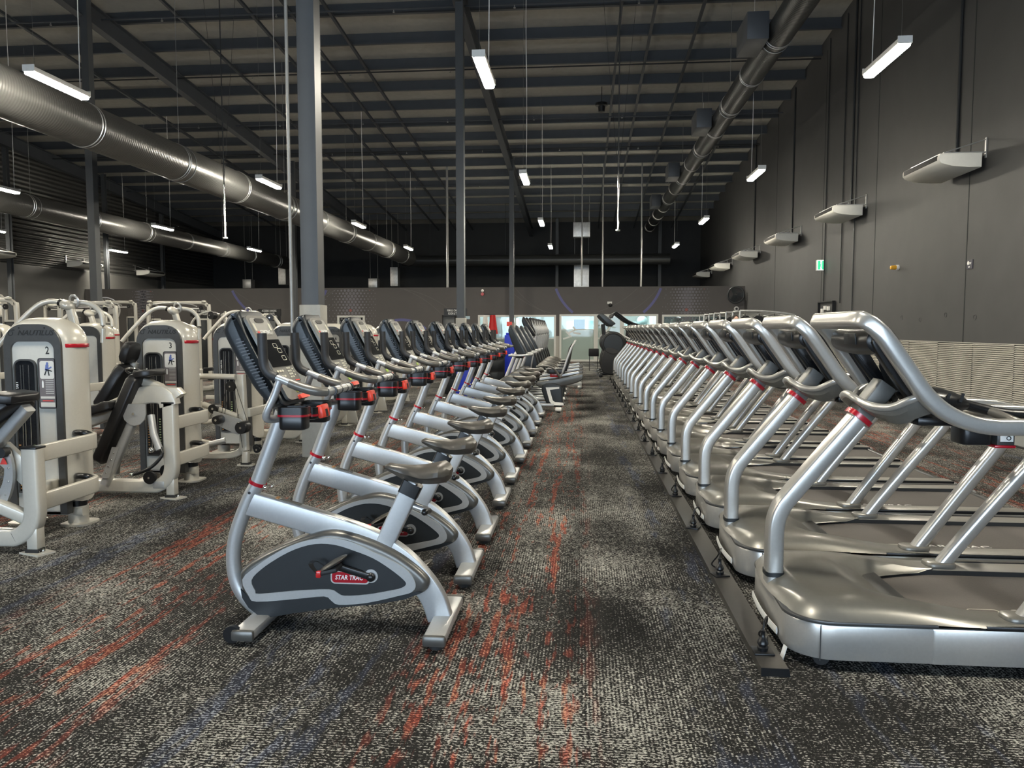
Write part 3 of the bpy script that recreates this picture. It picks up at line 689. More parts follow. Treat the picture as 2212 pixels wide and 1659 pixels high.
# drum fans, cameras, alarm
def fan(x, y, z, r, rz, lab, gridm=gridm):
    t = thing('drum_fan', lab, 'fan', (x, y, z), rz)
    q = MB()
    for k in range(7): q.torus((0, -.06 + .012 * (k % 2), 0), r * (k + 1) / 7, .004, (0, 1, 0), n=32, m=5)
    for k in range(16): a = 2 * PI * k / 16; q.cyl((0, -.06, 0), (r * math.cos(a), -.05, r * math.sin(a)), .003, n=4)
    q.build('guard', gridm, t); MB().torus((0, 0, 0), r, .03, (0, 1, 0), n=36).build('rim', gridm, t)
    for k in range(3):
        a = 2 * PI * k / 3; q = MB(); ca, sa = math.cos(a), math.sin(a)
        q.grid([[(r * u * ca - v * r * .3 * sa, .02 + v * .05, r * u * sa + v * r * .3 * ca) for u in (.15, .4, .65, .9)] for v in (-1, 0, 1)]); q.build('blade', gridm, t)
    MB().sph((0, -.02, 0), (r * .16, .06, r * .16)).cyl((0, 0, 0), (0, .32, 0), .05).build('motor', blackm, t)
fan(6.45, 33.16, 2.84, .34, -.5, 'round wall fan in the far right corner', shelld)
fan(-19.6, 30.3, 2.18, .52, .5, 'large round fan on a stand far left behind the column')
tag(MB().cyl((-19.6, 30.35, 0), (-19.6, 30.35, 1.62), .03).cyl((-19.6, 30.35, 0), (-19.6, 30.35, .04), .3).build('fan_stand', blackm), 'black stand of the large round fan', 'stand')
t = thing('dome_camera', 'white dome camera on the partition near the right corner', 'camera', (6.53, YM - .0, 2.26)); MB().cyl((0, 0, 0), (0, -.05, 0), .10, n=20).build('camera_base', white, t); MB().sph((0, -.06, 0), (.05, .05, .05)).build('lens', black, t)
t = thing('dome_camera', 'small dark camera on the partition above the glass doors', 'camera', (1.2, YM, 2.45)); MB().box((0, -.03, .08), (.2, .06, .1)).build('camera_base', white, t); MB().sph((.03, -.06, -.02), (.09, .07, .08)).build('lens', black, t)
t = thing('fire_alarm', 'red and white alarm on the partition by the second column', 'alarm', (-4.3, YM, 2.98)); MB().cyl((0, 0, -.06), (0, -.08, -.06), .07).build('alarm_body', redm, t); MB().sph((.0, -.05, .08), (.06, .06, .07)).build('alarm_lens', white, t)
# ================================================================ upright exercise bike (local: x along the hall's width, front at -x)
housing_o = [(-0.507, 0.246), (-0.488, 0.29), (-0.417, 0.342), (-0.29, 0.407), (-0.177, 0.45), (-0.089, 0.476), (-0.009, 0.475), (0.113, 0.442), (0.235, 0.39), (0.326, 0.331), (0.386, 0.278), (0.404, 0.242), (0.379, 0.198), (0.294, 0.165), (0.14, 0.135), (-0.015, 0.118), (-0.234, 0.083), (-0.373, 0.055), (-0.405, 0.061), (-0.461, 0.103), (-0.491, 0.152)]
trim_o = [(-0.485, 0.24), (-0.413, 0.308), (-0.318, 0.372), (-0.223, 0.418), (-0.13, 0.444), (-0.037, 0.45), (0.055, 0.431), (0.146, 0.39), (0.237, 0.35), (0.31, 0.304), (0.345, 0.244), (0.327, 0.206), (0.266, 0.186), (0.112, 0.147), (-0.018, 0.134), (-0.054, 0.151), (-0.091, 0.172), (-0.229, 0.155), (-0.418, 0.136), (-0.455, 0.163)]
trim_i = [(-0.44, 0.238), (-0.395, 0.289), (-0.312, 0.347), (-0.224, 0.393), (-0.13, 0.42), (-0.037, 0.419), (0.054, 0.394), (0.146, 0.36), (0.224, 0.313), (0.285, 0.266), (0.3, 0.242), (0.278, 0.223), (0.229, 0.21), (0.113, 0.187), (0.008, 0.178), (-0.023, 0.189), (-0.066, 0.206), (-0.228, 0.195), (-0.404, 0.174), (-0.423, 0.189)]
cons_o = [(-0.45, 1.5), (-0.495, 1.483), (-0.521, 1.439), (-0.521, 1.396), (-0.481, 1.314), (-0.4, 1.171), (-0.343, 1.099), (-0.312, 1.064), (-0.266, 1.065), (-0.24, 1.087), (-0.321, 1.227), (-0.395, 1.365), (-0.44, 1.478)]
def catc(o): return [(v.x, v.y) for v in cat([(a, b_, 0) for a, b_ in o], 3, True)]
def make_console(t, detail=True):
    """gunmetal bike console: rear shell, light rider face, screen, keys"""
    w_ = .142
    MB().prism(catc(cons_o), -w_, w_, 'xz', r=.035, st=4).build('console_shell', shelld, t)
    # face plate lies on the rider side of the shell
    A = Vector((-.433, 1.478)); B = Vector((-.228, 1.088)); d = (B - A); L = d.length; d.normalize(); nrm = Vector((-d.y, d.x))
    if nrm.x < 0: nrm = -nrm
    def onface(u, y, off): q = A + d * u * L + nrm * off; return (q.x, y, q.y)
    def plate(mb, u0, u1, y0, y1, o0, o1):
        vs = [onface(u, y, o) for o in (o0, o1) for u in (u0, u1) for y in (y0, y1)]
        mb.add(vs, [(0, 1, 3, 2), (4, 6, 7, 5), (0, 2, 6, 4), (1, 5, 7, 3), (0, 4, 5, 1), (2, 3, 7, 6)]); return mb
    def plater(mb, o, o0, o1):
        n_ = len(o); vs = [onface(u, y, k) for k in (o0, o1) for u, y in o]
        mb.add(vs, [tuple(range(n_)), tuple(range(2 * n_ - 1, n_ - 1, -1))] + [(i, (i + 1) % n_, n_ + (i + 1) % n_, n_ + i) for i in range(n_)]); return mb
    fp = plater(MB(), rrect(.5, 0, .99, .25, .05), -.004, .010).build('face_plate', face, t)
    plater(MB(), rrect(.455, 0, .32, .228, .01), .010, .013).build('display', screen, fp)
    if not detail: return
    plater(MB(), rrect(.135, 0, .20, .195, .03), .010, .0115).build('upper_bezel', facelt, fp)
    plater(MB(), rrect(.065, 0, .05, .10, .02), .0115, .014).build('speaker_slot', black, fp)
    q = MB()
    for y in (-.085, .085): plater(q, rrect(.145, y, .085, .020, .008), .0115, .014)
    q.build('speaker_ring', keyp, fp)
    q = MB()
    for (u, y) in ((.37, .03), (.43, .055), (.52, .062)): # glowing-outline icons on the display
        o = rrect(u, y, .055, .045, .008, 2); i_ = rrect(u, y, .044, .038, .006, 2); k = len(o)
        q.add([onface(a, b_, .0138) for a, b_ in o + i_], [(j, (j + 1) % k, k + (j + 1) % k, k + j) for j in range(k)])
    q.build('display_icons', keyp, fp)
    q = MB()
    for i in range(3):
        for j in range(2): plater(q, circ(.665 + j * .06, -.085 + i * .028, .0125, 10), .010, .0125)
        for j in range(4): plater(q, rrect(.64 + j * .035, .035 + i * .016, .022, .010, .004, 2), .010, .0125)
    for j in range(3): plater(q, rrect(.655 + j * .035, .095, .018, .012, .004, 2), .010, .0125)
    q.build('keys', keyp, fp)
    plater(MB(), rrect(.90, .03, .055, .045, .012), .010, .014).build('start_button', limep, fp)
    q = MB(); plater(q, rrect(.985, .05, .05, .11, .008), .008, .024); plater(q, rrect(.79, .09, .012, .05, .003), .010, .013); q.build('stop_button', redbr, fp)
    th = math.atan2(-d.y, d.x)
    lt = onface(.205, .012, .0118)
    o = text('brand_text', 'STARTRAC', .026, whitep, lt, (PI / 2 - .48, 0, PI / 2), fp, sx=.9)
    plater(MB(), circ(.205, -.068, .012, 12), .0115, .013).build('brand_mark', redp, fp)
    q = MB()
    for k in range(17):     # cooling slots down the shell flank
        u = .20 + k * .035
        for s_ in (-1, 1):
            c = A + d * u * L - nrm * .06
            q.box((c.x, s_ * (w_ - .001), c.y), (.038 if k % 6 else .02, .004, .005), (0, -.25, 0))
    q.build('vent_slots', black, t)
def make_bike():
    t = thing('exercise_bike', 'x', 'exercise bike')
    # feet
    for nm, x, hz in (('front_foot', -.405, .048), ('rear_foot', .465, .055)):
        q = MB().box((x, 0, hz), (.10, .5, .045)); o = q.build(nm, silver, t, bevel=.012)
        e_ = MB()
        for s_ in (-1, 1): MB().box((x, s_ * .262, hz - .002), (.106, .03, .052)).build('end_cap', shell, o, bevel=.014)
        for s_ in (-1, 1): MB().cyl((x, s_ * .2, 0), (x, s_ * .2, hz - .02), .035 if nm[0] == 'r' else .02, n=14).build('rubber_pad', rubber, o)
        if nm[0] == 'f':
            for s_ in (-1, 1): MB().cyl((x - .055, s_ * .245 - .012, .045), (x - .055, s_ * .245 + .012, .045), .04, n=20).build('wheel', black, o)
    # mast
    mp = cat([(-.42, 0, .05), (-.50, 0, .12), (-.55, 0, .21), (-.562, 0, .33), (-.54, 0, .45), (-.48, 0, .6), (-.43, 0, .689)], 6)
    MB().sweep(mp, .035, n=16, up=(0, 1, 0)).build('lower_mast', silver, t)
    MB().sweep([(-.432, 0, .685), (-.33, 0, .945), (-.30, 0, 1.03)], .037, n=16, up=(0, 1, 0)).build('upper_mast', silver, t)
    c = Vector((-.432, 0, .688)); ax = Vector((.39, 0, .92)).normalized()
    MB().sweep([c - ax * .008, c + ax * .008], .043, n=20, up=(0, 1, 0)).build('red_collar', redtr, t)
    q = MB().sph((-.385, -.03, .672), .012, 8, 6).sph((-.372, .02, .668), .011, 8, 6); q.build('collar_bolts', chrome, t)
    MB().cyl((-.46, -.0345, .645), (-.46, -.037, .645), .007, n=10).build('adjust_hole', black, t)
    # beam running back into the rear leg
    bp = cat([(-.475, 0, .592), (-.25, 0, .532), (-.02, 0, .468), (.13, 0, .415), (.255, 0, .34), (.35, 0, .245), (.412, 0, .155), (.445, 0, .06)], 6)
    MB().sweep(bp, .058, .028, e=7, n=20, up=(0, 1, 0)).build('frame_beam', silver, t)
    MB().box((-.27, 0, .597), (.10, .035, .006), (0, .26, 0)).build('beam_sticker', shell, t)
    MB().box((-.335, 0, .617), (.014, .03, .005), (0, .26, 0)).build('orange_sticker', orange, t)
    # seat tube and saddle
    MB().sweep([(.165, 0, .37), (.30, 0, .655)], .044, .029, e=7, n=20, up=(0, 1, 0)).build('seat_tube', silver, t)
    MB().sweep([(.295, 0, .645), (.322, 0, .702)], .047, .031, e=7, n=20, up=(0, 1, 0)).build('seat_collar', black, t)
    MB().sweep([(.305, 0, .66), (.33, 0, .74)], .026, .02, e=5, n=14, up=(0, 1, 0)).build('seat_post', chrome, t)
    q = MB().cyl((.32, 0, .59), (.365, 0, .575), .016, n=12).cyl((.362, 0, .576), (.385, 0, .568), .022, n=6); q.build('pin_nut', galv, t)
    q = MB().cyl((.385, -.05, .575), (.385, .05, .558), .014, n=10).sph((.385, -.055, .575), .016, 10, 6); q.build('adjust_knob', black, t)
    # saddle: nose forward (-x), wide back
    rows = []; N_ = 16
    for i in range(N_ + 1):
        u = i / N_; x = .19 + .31 * u
        wd = .034 + .10 * (1 / (1 + math.exp(-(u - .5) * 11))); wd *= (1 - max(0, (u - .86) / .14) ** 2 * .55) * (1 if u > .04 else .6)
        top = .795 - .012 * math.sin(u * PI) + .016 * max(0, (u - .55) / .45) - .035 * max(0, (u - .9) / .1) - (.012 if u < .03 else 0)
        bot = (.764 - .18 * u if u < .28 else .712 - .012 * math.sin((u - .3) / .7 * PI)) + (.015 if u > .97 else 0)
        ring = []
        for j in range(18):
            a = 2 * PI * j / 18; cc, ss = math.cos(a), math.sin(a)
            yy = wd * math.copysign(abs(cc) ** .8, cc); hz = (top - bot) / 2; zz = (top + bot) / 2 + hz * math.copysign(abs(ss) ** .75, ss)
            if ss > 0 and u > .5: zz -= .010 * math.exp(-(yy / .03) ** 2)
            if ss < 0: yy *= .62
            ring.append((x, yy, zz))
        rows.append(ring)
    q = MB(); k = len(rows[0]); q.v = [p for r in rows for p in r]
    q.f = [(i * k + j, i * k + (j + 1) % k, (i + 1) * k + (j + 1) % k, (i + 1) * k + j) for i in range(N_) for j in range(k)] + [tuple(range(k))[::-1], tuple(N_ * k + j for j in range(k))]
    q.build('saddle', leather, t)
    # drive housing
    h = MB().prism(catc(housing_o), -.072, .072, 'xz', r=.03, st=4).build('drive_housing', shell, t)
    low = [(-.5, .2), (-.44, .14), (-.2, .16), (-.06, .175), (.0, .14), (.1, .15), (.35, .21), (.385, .205), (.294, .163), (.14, .133), (-.015, .116), (-.234, .081), (-.373, .053), (-.407, .058), (-.463, .1), (-.495, .15)]
    for s_ in (-1, 1):
        MB().prism(inset2(low, .004), s_ * .066, s_ * .0745).build('lower_cover', charcoal, h)
        MB().band(catc(trim_o), catc(trim_i), s_ * .066, s_ * .080).build('silver_trim', silver, h)
        MB().prism(catc(trim_i), s_ * .066, s_ * .0765).build('side_panel', charcoal, h)
        MB().prism(circ(.135, .275, .032, 24), s_ * .07, s_ * .0785).build('crank_ring', galv, h)
        bd = MB().prism(rrect(.035, .265, .185, .062, .02), s_ * .07, s_ * .0778).build('badge_edge', galv, h)
        MB().prism(rrect(.035, .265, .172, .05, .016), s_ * .07, s_ * .0788).build('badge', redtr, h)
        text('brand_text', 'STAR TRAC', .03, whitep, (.03, s_ * .0792, .264), (PI / 2, 0, 0 if s_ < 0 else PI), h, shear=.2, sx=.85)
    # cranks and pedals
    for s_ in (-1, 1):
        d = Vector((-.165, 0, .055)) * (1 if s_ < 0 else -1); c0 = Vector((.135, s_ * .085, .272)); c1 = c0 + d + Vector((0, s_ * .02, 0))
        MB().sph(c0, (.022, .018, .022)).sweep([c0, c1], .015, .009, e=4, n=12, up=(0, 1, 0)).build('crank', black, t)
        pc = c1 + Vector((-.005, s_ * .055, 0))
        p = MB().box(pc, (.10, .095, .022), (0, -.25, 0)).build('pedal', blackm, t, bevel=.008)
        MB().sph(pc + Vector((.02, 0, .03)), (.075, .05, .014), 16, 8, (0, -.55, 0)).build('pedal_strap', leather, p)
        MB().box(pc + Vector((-.035, s_ * .045, -.008)), (.022, .02, .03)).build('strap_buckle', redm, p, bevel=.004)
        st = cat([pc + Vector((-.04, -.05, 0)), pc + Vector((-.075, -.03, .03)), pc + Vector((-.075, .03, .03)), pc + Vector((-.04, .05, 0))], 4)
        MB().sweep(st, .012, .002, n=8).build('toe_strap', black, p)
    make_console(t)
    # handlebars
    for s_ in (-1, 1):
        y = s_ * .195
        g = cat([(-.312, y, 1.40), (-.310, y, 1.33), (-.306, y, 1.26), (-.285, y, 1.222), (-.25, y, 1.203)], 5)
        MB().sweep(g, .0215, n=14, up=(0, 1, 0)).build('upright_grip', foam, t)
        b1 = cat([(-.255, y, 1.205), (-.22, y, 1.192), (-.19, y, 1.18)], 4); MB().sweep(b1, .0165, n=12, up=(0, 1, 0)).build('handlebar', silver, t)
        b2 = cat([(-.19, y, 1.18), (-.13, y * 1.0, 1.158), (-.07, y * .97, 1.143), (-.035, y * .82, 1.138)], 5); MB().sweep(b2, .0215, n=14, up=(0, 0, 1)).build('heart_grip', gripbr, t)
        sp = cat([(-.235, y, 1.19), (-.262, y, 1.12), (-.30, y, 1.04), (-.30, y * .85, 1.012), (-.27, y * .4, 1.01), (-.26, 0, 1.01)], 5)
        MB().sweep(sp, .0175, n=12, up=(0, 1, 0)).build('support_tube', silver, t)
    cb = cat([(-.035, -.16, 1.138), (-.018, -.10, 1.14), (-.015, 0, 1.142), (-.018, .10, 1.14), (-.035, .16, 1.138)], 5)
    MB().sweep(cb, .019, n=14).build('cross_grip', silver, t); q = MB()
    for y in (-.12, -.04, .04, .12): q.cyl((-.017, y - .006, 1.14), (-.017, y + .006, 1.14), .0215, n=14)
    q.build('grip_rings', charcoal, t)
    # trays: two bottle holders and the centre tray with the red phone clip
    def tub(cx_, cy_, w_, l_, z0, z1, nm):
        o = rrect(cx_, cy_, w_, l_, .03, 4); i_ = inset2(o, .008)
        q = MB(); q.band(o, i_, z1 - .035, z1, 'xy'); q.prism(inset2(o, .006), z0, z1 - .03, 'xy', r=.012, st=2); ob = q.build(nm, black, t)
        MB().band([p for p in inset2(o, -.002)], o, z1 - .042, z1 - .032, 'xy').build('red_rim', redtr, ob)
        MB().prism(inset2(o, .010), z1 - .030, z1 - .026, 'xy').build('tray_floor', rubber, ob)
    for s_ in (-1, 1): tub(-.19, s_ * .145, .135, .10, .965, 1.068, 'bottle_holder')
    tub(-.18, 0, .135, .16, 1.0, 1.058, 'centre_tray')
    q = MB().box((-.105, 0, 1.035), (.028, .10, .062), (0, -.2, 0)); q.build('phone_clip', redbr, t, bevel=.008)
    MB().box((-.089, 0, 1.028), (.006, .024, .035), (0, -.2, 0)).build('clip_slot', black, t)
    MB().box((-.27, 0, 1.035), (.09, .09, .07)).build('console_neck', black, t, bevel=.012)
    return t
bike = make_bike()
BY = [3.5, 4.33, 5.19, 6.18, 7.12, 8.2, 9.2, 10.25, 11.3, 12.35]
for i, y in enumerate(BY):
    lab = 'silver upright exercise bike, %s from the camera in the left-hand bike row' % ORD[i]
    if i == 0: bike.location = (-1.1, y, 0); bike['label'] = lab; bike['group'] = 'upright exercise bikes'
    else: dup(bike, (-1.1, y, 0), 0, lab, 'upright exercise bikes')

# ================================================================ treadmill (local: front at x = 0, belt towards +x)
def make_treadmill():
    t = thing('treadmill', 'x', 'treadmill'); W = .46
    def foot(w_, x0, x1, r=.16):
        o = []
        for i in range(9): a = math.radians(180 + 90 * i / 8); o.append((x0 + r + r * math.cos(a), -w_ + r + r * math.sin(a)))
        o += [(x1, -w_), (x1, w_)]
        for i in range(9): a = math.radians(90 + 90 * i / 8); o.append((x0 + r + r * math.cos(a), w_ - r + r * math.sin(a)))
        # bow the nose slightly
        return [(a - .035 * (1 - (b_ / w_) ** 2) if a < x0 + r * .5 else a, b_) for a, b_ in o[:9]] + [(x0 - .035, -w_ * .3), (x0 - .035, w_ * .3)][::1] * 0 + [(a, b_) for a, b_ in o[9:]]
    o = foot(W, 0, .55)
    MB().prism(o, .045, .196, 'xy', r=.008, st=2).build('front_shroud', silver2, t)
    for s_ in (-1, 1): MB().box((1.30, s_ * (W - .012), .12), (1.52, .024, .15)).build('side_panel', silver2, t, bevel=.004)
    MB().box((1.30, 0, .085), (1.54, .86, .06)).build('deck_base', blackm, t)
    MB().prism(foot(W + .004, -.004, .56), .196, .212, 'xy', r=.004, st=2).build('shroud_seam', towergrey, t)
    # moulded hood that sweeps back into the side rails
    rows = []; NV = 41; NU = 30
    for j in range(NV):
        v = -1 + 2 * j / (NV - 1); y = v * W; a = abs(v)
        xf = .0 + (.16 - math.sqrt(max(0, .16 ** 2 - (max(0, a * W - (W - .16))) ** 2))) - .035 * (1 - min(1, a / .65) ** 2)
        xe = .53 if a < .36 else .53 + .33 * ((min(a, .64) - .36) / .28) ** 1.6
        if a > .64: xe = .86 + .14 * (a - .64) / .36
        r = []
        for i in range(NU):
            u = i / (NU - 1); x = xf + (xe - xf) * u
            edge = min(1, (x - xf) / .035, (1 - a) * W / .035); edge = max(0, edge) ** .5
            dome = .062 * min(1, (x - xf) / .10) ** .7 * (1 - a ** 7) * (1 - .0 * u)
            valley = .02 * math.exp(-(v / .30) ** 2) * math.exp(-((x - .26) / .14) ** 2)
            drop = max(0, min(1, (x - .30) / max(.05, xe - .30)))
            sm = drop * drop * (3 - 2 * drop)
            z = .212 + .012 * edge + (dome - valley) * (1 - sm * (1.0 if a < .62 else .95)) - (.024 * sm if a < .62 else .010 * sm)
            r.append((x, y, z))
        rows.append(r)
    MB().grid(rows).build('motor_hood', hoodm, t)
    # rails, belt, tail
    for s_ in (-1, 1):
        rl = MB().box((1.40, s_ * .375, .196), (1.30, .145, .026)).build('side_rail', railm, t, bevel=.006)
        MB().box((1.40, s_ * .452, .203), (1.30, .018, .018)).build('rail_edge', black, rl, bevel=.003)
        MB().box((1.40, s_ * .299, .196), (1.30, .008, .024)).build('rail_strip', rubber, rl)
    q = MB().box((1.275, 0, .176), (1.52, .585, .020)); bl = q.build('belt', beltm, t)
    text('brand_text', 'STAR TRAC', .062, whitep, (.98, -.205, .1868), (0, 0, 0), bl, 'LEFT', sx=1.35, depth=.0003)
    o = rrect(.86, -.205, .135, .045, .022); MB().prism(o, .186, .1868, 'xy').build('brand_pill', keyp, bl)
    MB().prism(inset2(o, .006), .186, .1872, 'xy').build('brand_pill_core', beltm, bl)
    MB().cyl((2.03, -.30, .165), (2.03, .30, .165), .032, n=16).build('rear_roller', black, t)
    for s_ in (-1, 1): MB().box((2.055, s_ * .375, .135), (.06, .165, .14)).build('tail_cap', railm, t, bevel=.02)
    # nose cut-out, wheels, feet, seam line
    MB().sweep([(-.035 * (1 - (y / .46) ** 2) - .001, y, .075 + .10 * y * y) for y in [-.24 + .04 * k for k in range(13)]], .004, .018, n=8).build('vent_lip', white, t)
    q = MB(); q.box((.075 + .02, -W - .0005, .12), (.004, .002, .15)).box((.095, W + .0005, .12), (.004, .002, .15)); q.build('seam_line', towergrey, t)
    for x, y in ((.12, -.38), (.12, .38)): MB().cyl((x, y - .02, .035), (x, y + .02, .035), .035, n=16).build('wheel', rubber, t)
    for x, y in ((1.95, -.36), (1.95, .36)): MB().cyl((x, y, 0), (x, y, .07), .03, n=14).build('levelling_foot', rubber, t)
    # central spine
    sp = cat([(.012, 0, .215), (.012, 0, .35), (.012, 0, .46), (.020, 0, .53), (.045, 0, .595), (.085, 0, .65), (.14, 0, .72), (.24, 0, .845), (.385, 0, 1.025)], 5)
    MB().sweep(sp, .037, .050, e=5, n=24, up=(0, 1, 0)).build('spine_tube', silver2, t)
    MB().sweep([(.012, 0, .262), (.012, 0, .282)], .044, .058, e=3.6, n=20, up=(0, 1, 0)).build('spine_gaiter', charcoal, t)
    c = Vector((.378, 0, 1.012)); ax = Vector((.63, 0, .77)); ax.normalize()
    MB().sweep([c - ax * .012, c + ax * .012], .060, .062, e=3.2, n=24, up=(0, 1, 0)).build('red_collar', redtr, t)
    MB().sweep([c + ax * .0, Vector((.49, 0, 1.165))], .045, .055, e=9, n=20, up=(0, 1, 0)).build('spine_head', face, t)
    # loop handlebar: rails, raised arms and the top bar in one tube
    side = [(1.40, -.335, .985), (1.28, -.335, 1.008), (.93, -.335, 1.014), (.806, -.335, 1.014), (.708, -.335, 1.03), (.608, -.335, 1.074), (.526, -.335, 1.146), (.443, -.335, 1.261), (.36, -.335, 1.378), (.318, -.33, 1.425), (.285, -.315, 1.452), (.272, -.27, 1.457)]
    pts = side + [(.270, -.10, 1.457), (.270, .10, 1.457)] + mir(side)[::-1]
    path = cat(pts, 5)
    # constant section: wide face outwards on the arms
    MB().sweep(path, .036, .034, e=4.5, n=18, up=(.35, 0, .94)).build('loop_handlebar', silver2, t)
    # cradle around the console foot
    ch = [(.55, -.322, 1.150), (.485, -.295, 1.120), (.43, -.235, 1.082), (.375, -.155, 1.080), (.338, -.095, 1.102), (.328, -.03, 1.118)]
    cr = cat(ch + mir(ch)[::-1], 6); cd_ = MB().sweep(cr, .017, n=12).build('cradle_rim', silver2, t)
    rows = []
    for p in cr:
        f_ = min(1, max(0, (p.x - .325) / .12)); dn = .035 + .045 * f_
        q2 = Vector((p.x + .02 + .02 * f_, p.y * .92, p.z - dn)); q1 = (p + q2) / 2 + Vector((-.012, .012 * (-1 if p.y < 0 else 1), 0)); q3 = Vector((.56, p.y * .45, max(1.0, p.z - dn - .03)))
        rows.append([tuple(p), tuple(q1), tuple(q2), tuple(q3)])
    MB().grid(rows).build('cradle_pan', hoodm, cd_)
    # console: top roll, flanks, back panel
    DX = .05
    MB().sweep([(.330 + DX, -.245, 1.368), (.330 + DX, -.235, 1.368), (.325 + DX, -.12, 1.364), (.322 + DX, 0, 1.362), (.325 + DX, .12, 1.364), (.330 + DX, .235, 1.368), (.330 + DX, .245, 1.368)], .064, .060, n=26, taper=[.78, .96, 1, 1, 1, .96, .78]).build('console_roll', black, t)
    MB().box((.259 + DX, -.06, 1.375), (.006, .15, .05), (0, -.1, 0)).build('roll_hatch', charcoal, t, bevel=.002)
    for s_ in (-1, 1):
        fl_ = [(.345, 1.425), (.295, 1.385), (.30, 1.325), (.47, 1.085), (.54, 1.055), (.575, 1.09), (.40, 1.37)] if s_ < 0 else [(.345, 1.42), (.31, 1.385), (.33, 1.345), (.52, 1.085), (.56, 1.07), (.575, 1.09), (.40, 1.37)]
        fl_ = [(u + DX, v) for u, v in fl_]
        f_ = MB().prism(catc(fl_), s_ * .205, s_ * .262, 'xz', r=.012, st=2).build('console_flank', black, t)
        q = MB()
        for k in range(22):
            if k in (10, 11): continue
            u = k / 21; q.box((.375 + DX + .15 * u, s_ * .263, 1.335 - .215 * u), (.045, .004, .0035), (0, .15, 0))
        q.build('flank_slots', rubber, f_)
        MB().cyl((.347 + DX, s_ * .256, 1.388), (.347 + DX, s_ * .266, 1.388), .009, n=12).build('flank_screw', rubber, f_)
    rows = []
    for i in range(9):
        v = -1 + i / 4; y = v * .21 - .0
        rows.append([(.49 + DX - .05 * (1 - abs(v)) ** .7 * (1 - u) + .075 * u, y, 1.275 - .04 * (abs(v) > .9) - .19 * u) for u in (0, .25, .5, .75, 1)])
    pb = MB().grid(rows).build('console_back', shelld, t)
    text('brand_text', 'STARTRAC', .034, whitep, (.462 + DX, -.085, 1.232), (PI / 2 - .32, 0, -PI / 2 + .15), pb, sx=1.0)
    MB().prism([(.60, 1.09), (.625, 1.09), (.455, 1.385), (.43, 1.385)], -.21, .21).build('rider_screen', screen, t) if False else None
    MB().sweep([(.33 + DX, .16, 1.31), (.50 + DX, .16, 1.06)], .006, n=8).build('strut', black, t)
    # rider pod with cross grip and emergency stop box
    q = MB().sph((.70, 0, 1.10), (.16, .12, .055), 24, 14, (0, .18, 0)).sweep(cat([(.76, -.02, 1.10), (.90, -.0, 1.06), (1.02, 0, 1.035), (1.12, 0, 1.03)], 5), .03, .024, n=14, taper=None); q.build('sensor_pod', black, t)
    q = MB()
    for k in range(4): q.box((.60 + k * .06, -.118 + .004 * k, 1.115), (.012, .01, .04), (0, .3, 0))
    q.build('pod_slots', rubber, t)
    for s_ in (-1, 1): MB().sweep(cat([(.95, s_ * .02, 1.045), (.98, s_ * .14, 1.02), (.96, s_ * .31, 1.01)], 5), .02, n=12).build('cross_grip', gripbr, t)
    MB().box((.66, 0, 1.02), (.22, .44, .04)).build('tray', black, t, bevel=.012)
    q = MB().prism(rrect(.78, -.20, .13, .13, .03), .925, 1.02, 'xy', r=.01, st=2); cb = q.build('cup_holder', black, t)
    MB().box((.895, -.20, .965), (.075, .12, .085)).build('stop_box', towergrey, t, bevel=.01)
    MB().box((.895, -.262, .97), (.052, .004, .055)).build('stop_label', white, t); MB().box((.89, -.20, .921), (.085, .13, .012)).build('red_base', redtr, t, bevel=.003)
    q = MB().torus((.902, -.2655, .982), .008, .002, (0, 1, 0), 14, 5).torus((.902, -.2655, .958), .008, .002, (0, 1, 0), 14, 5); q.build('label_rings', black, t)
    # rear uprights
    for s_ in (-1, 1):
        rt = cat([(.93, s_ * .37, .205), (1.03, s_ * .366, .345), (1.20, s_ * .355, .575), (1.33, s_ * .345, .745), (1.385, s_ * .338, .83), (1.402, s_ * .335, .90), (1.403, s_ * .335, .985)], 6)
        r_ = MB().sweep(rt, .034, .034, e=3, n=16, up=(0, 1, 0)).build('rear_upright', silver2, t)
        MB().prism(rrect(.925, s_ * .37, .15, .115, .04), .206, .236, 'xy', r=.012, st=2).build('upright_boot', hoodm, r_)
        MB().sph((1.403, s_ * .335, .985), .036, 14, 10).build('elbow', silver2, r_)
    return t
tm = make_treadmill()
for i in range(18):
    y = 3.665 + 1.035 * i
    lab = 'silver treadmill, %s from the camera in the right-hand row' % ORD[i]
    if i == 0: tm.location = (.90, y, 0); tm['label'] = lab; tm['group'] = 'treadmills'
    else: dup(tm, (.90, y, 0), 0, lab, 'treadmills')
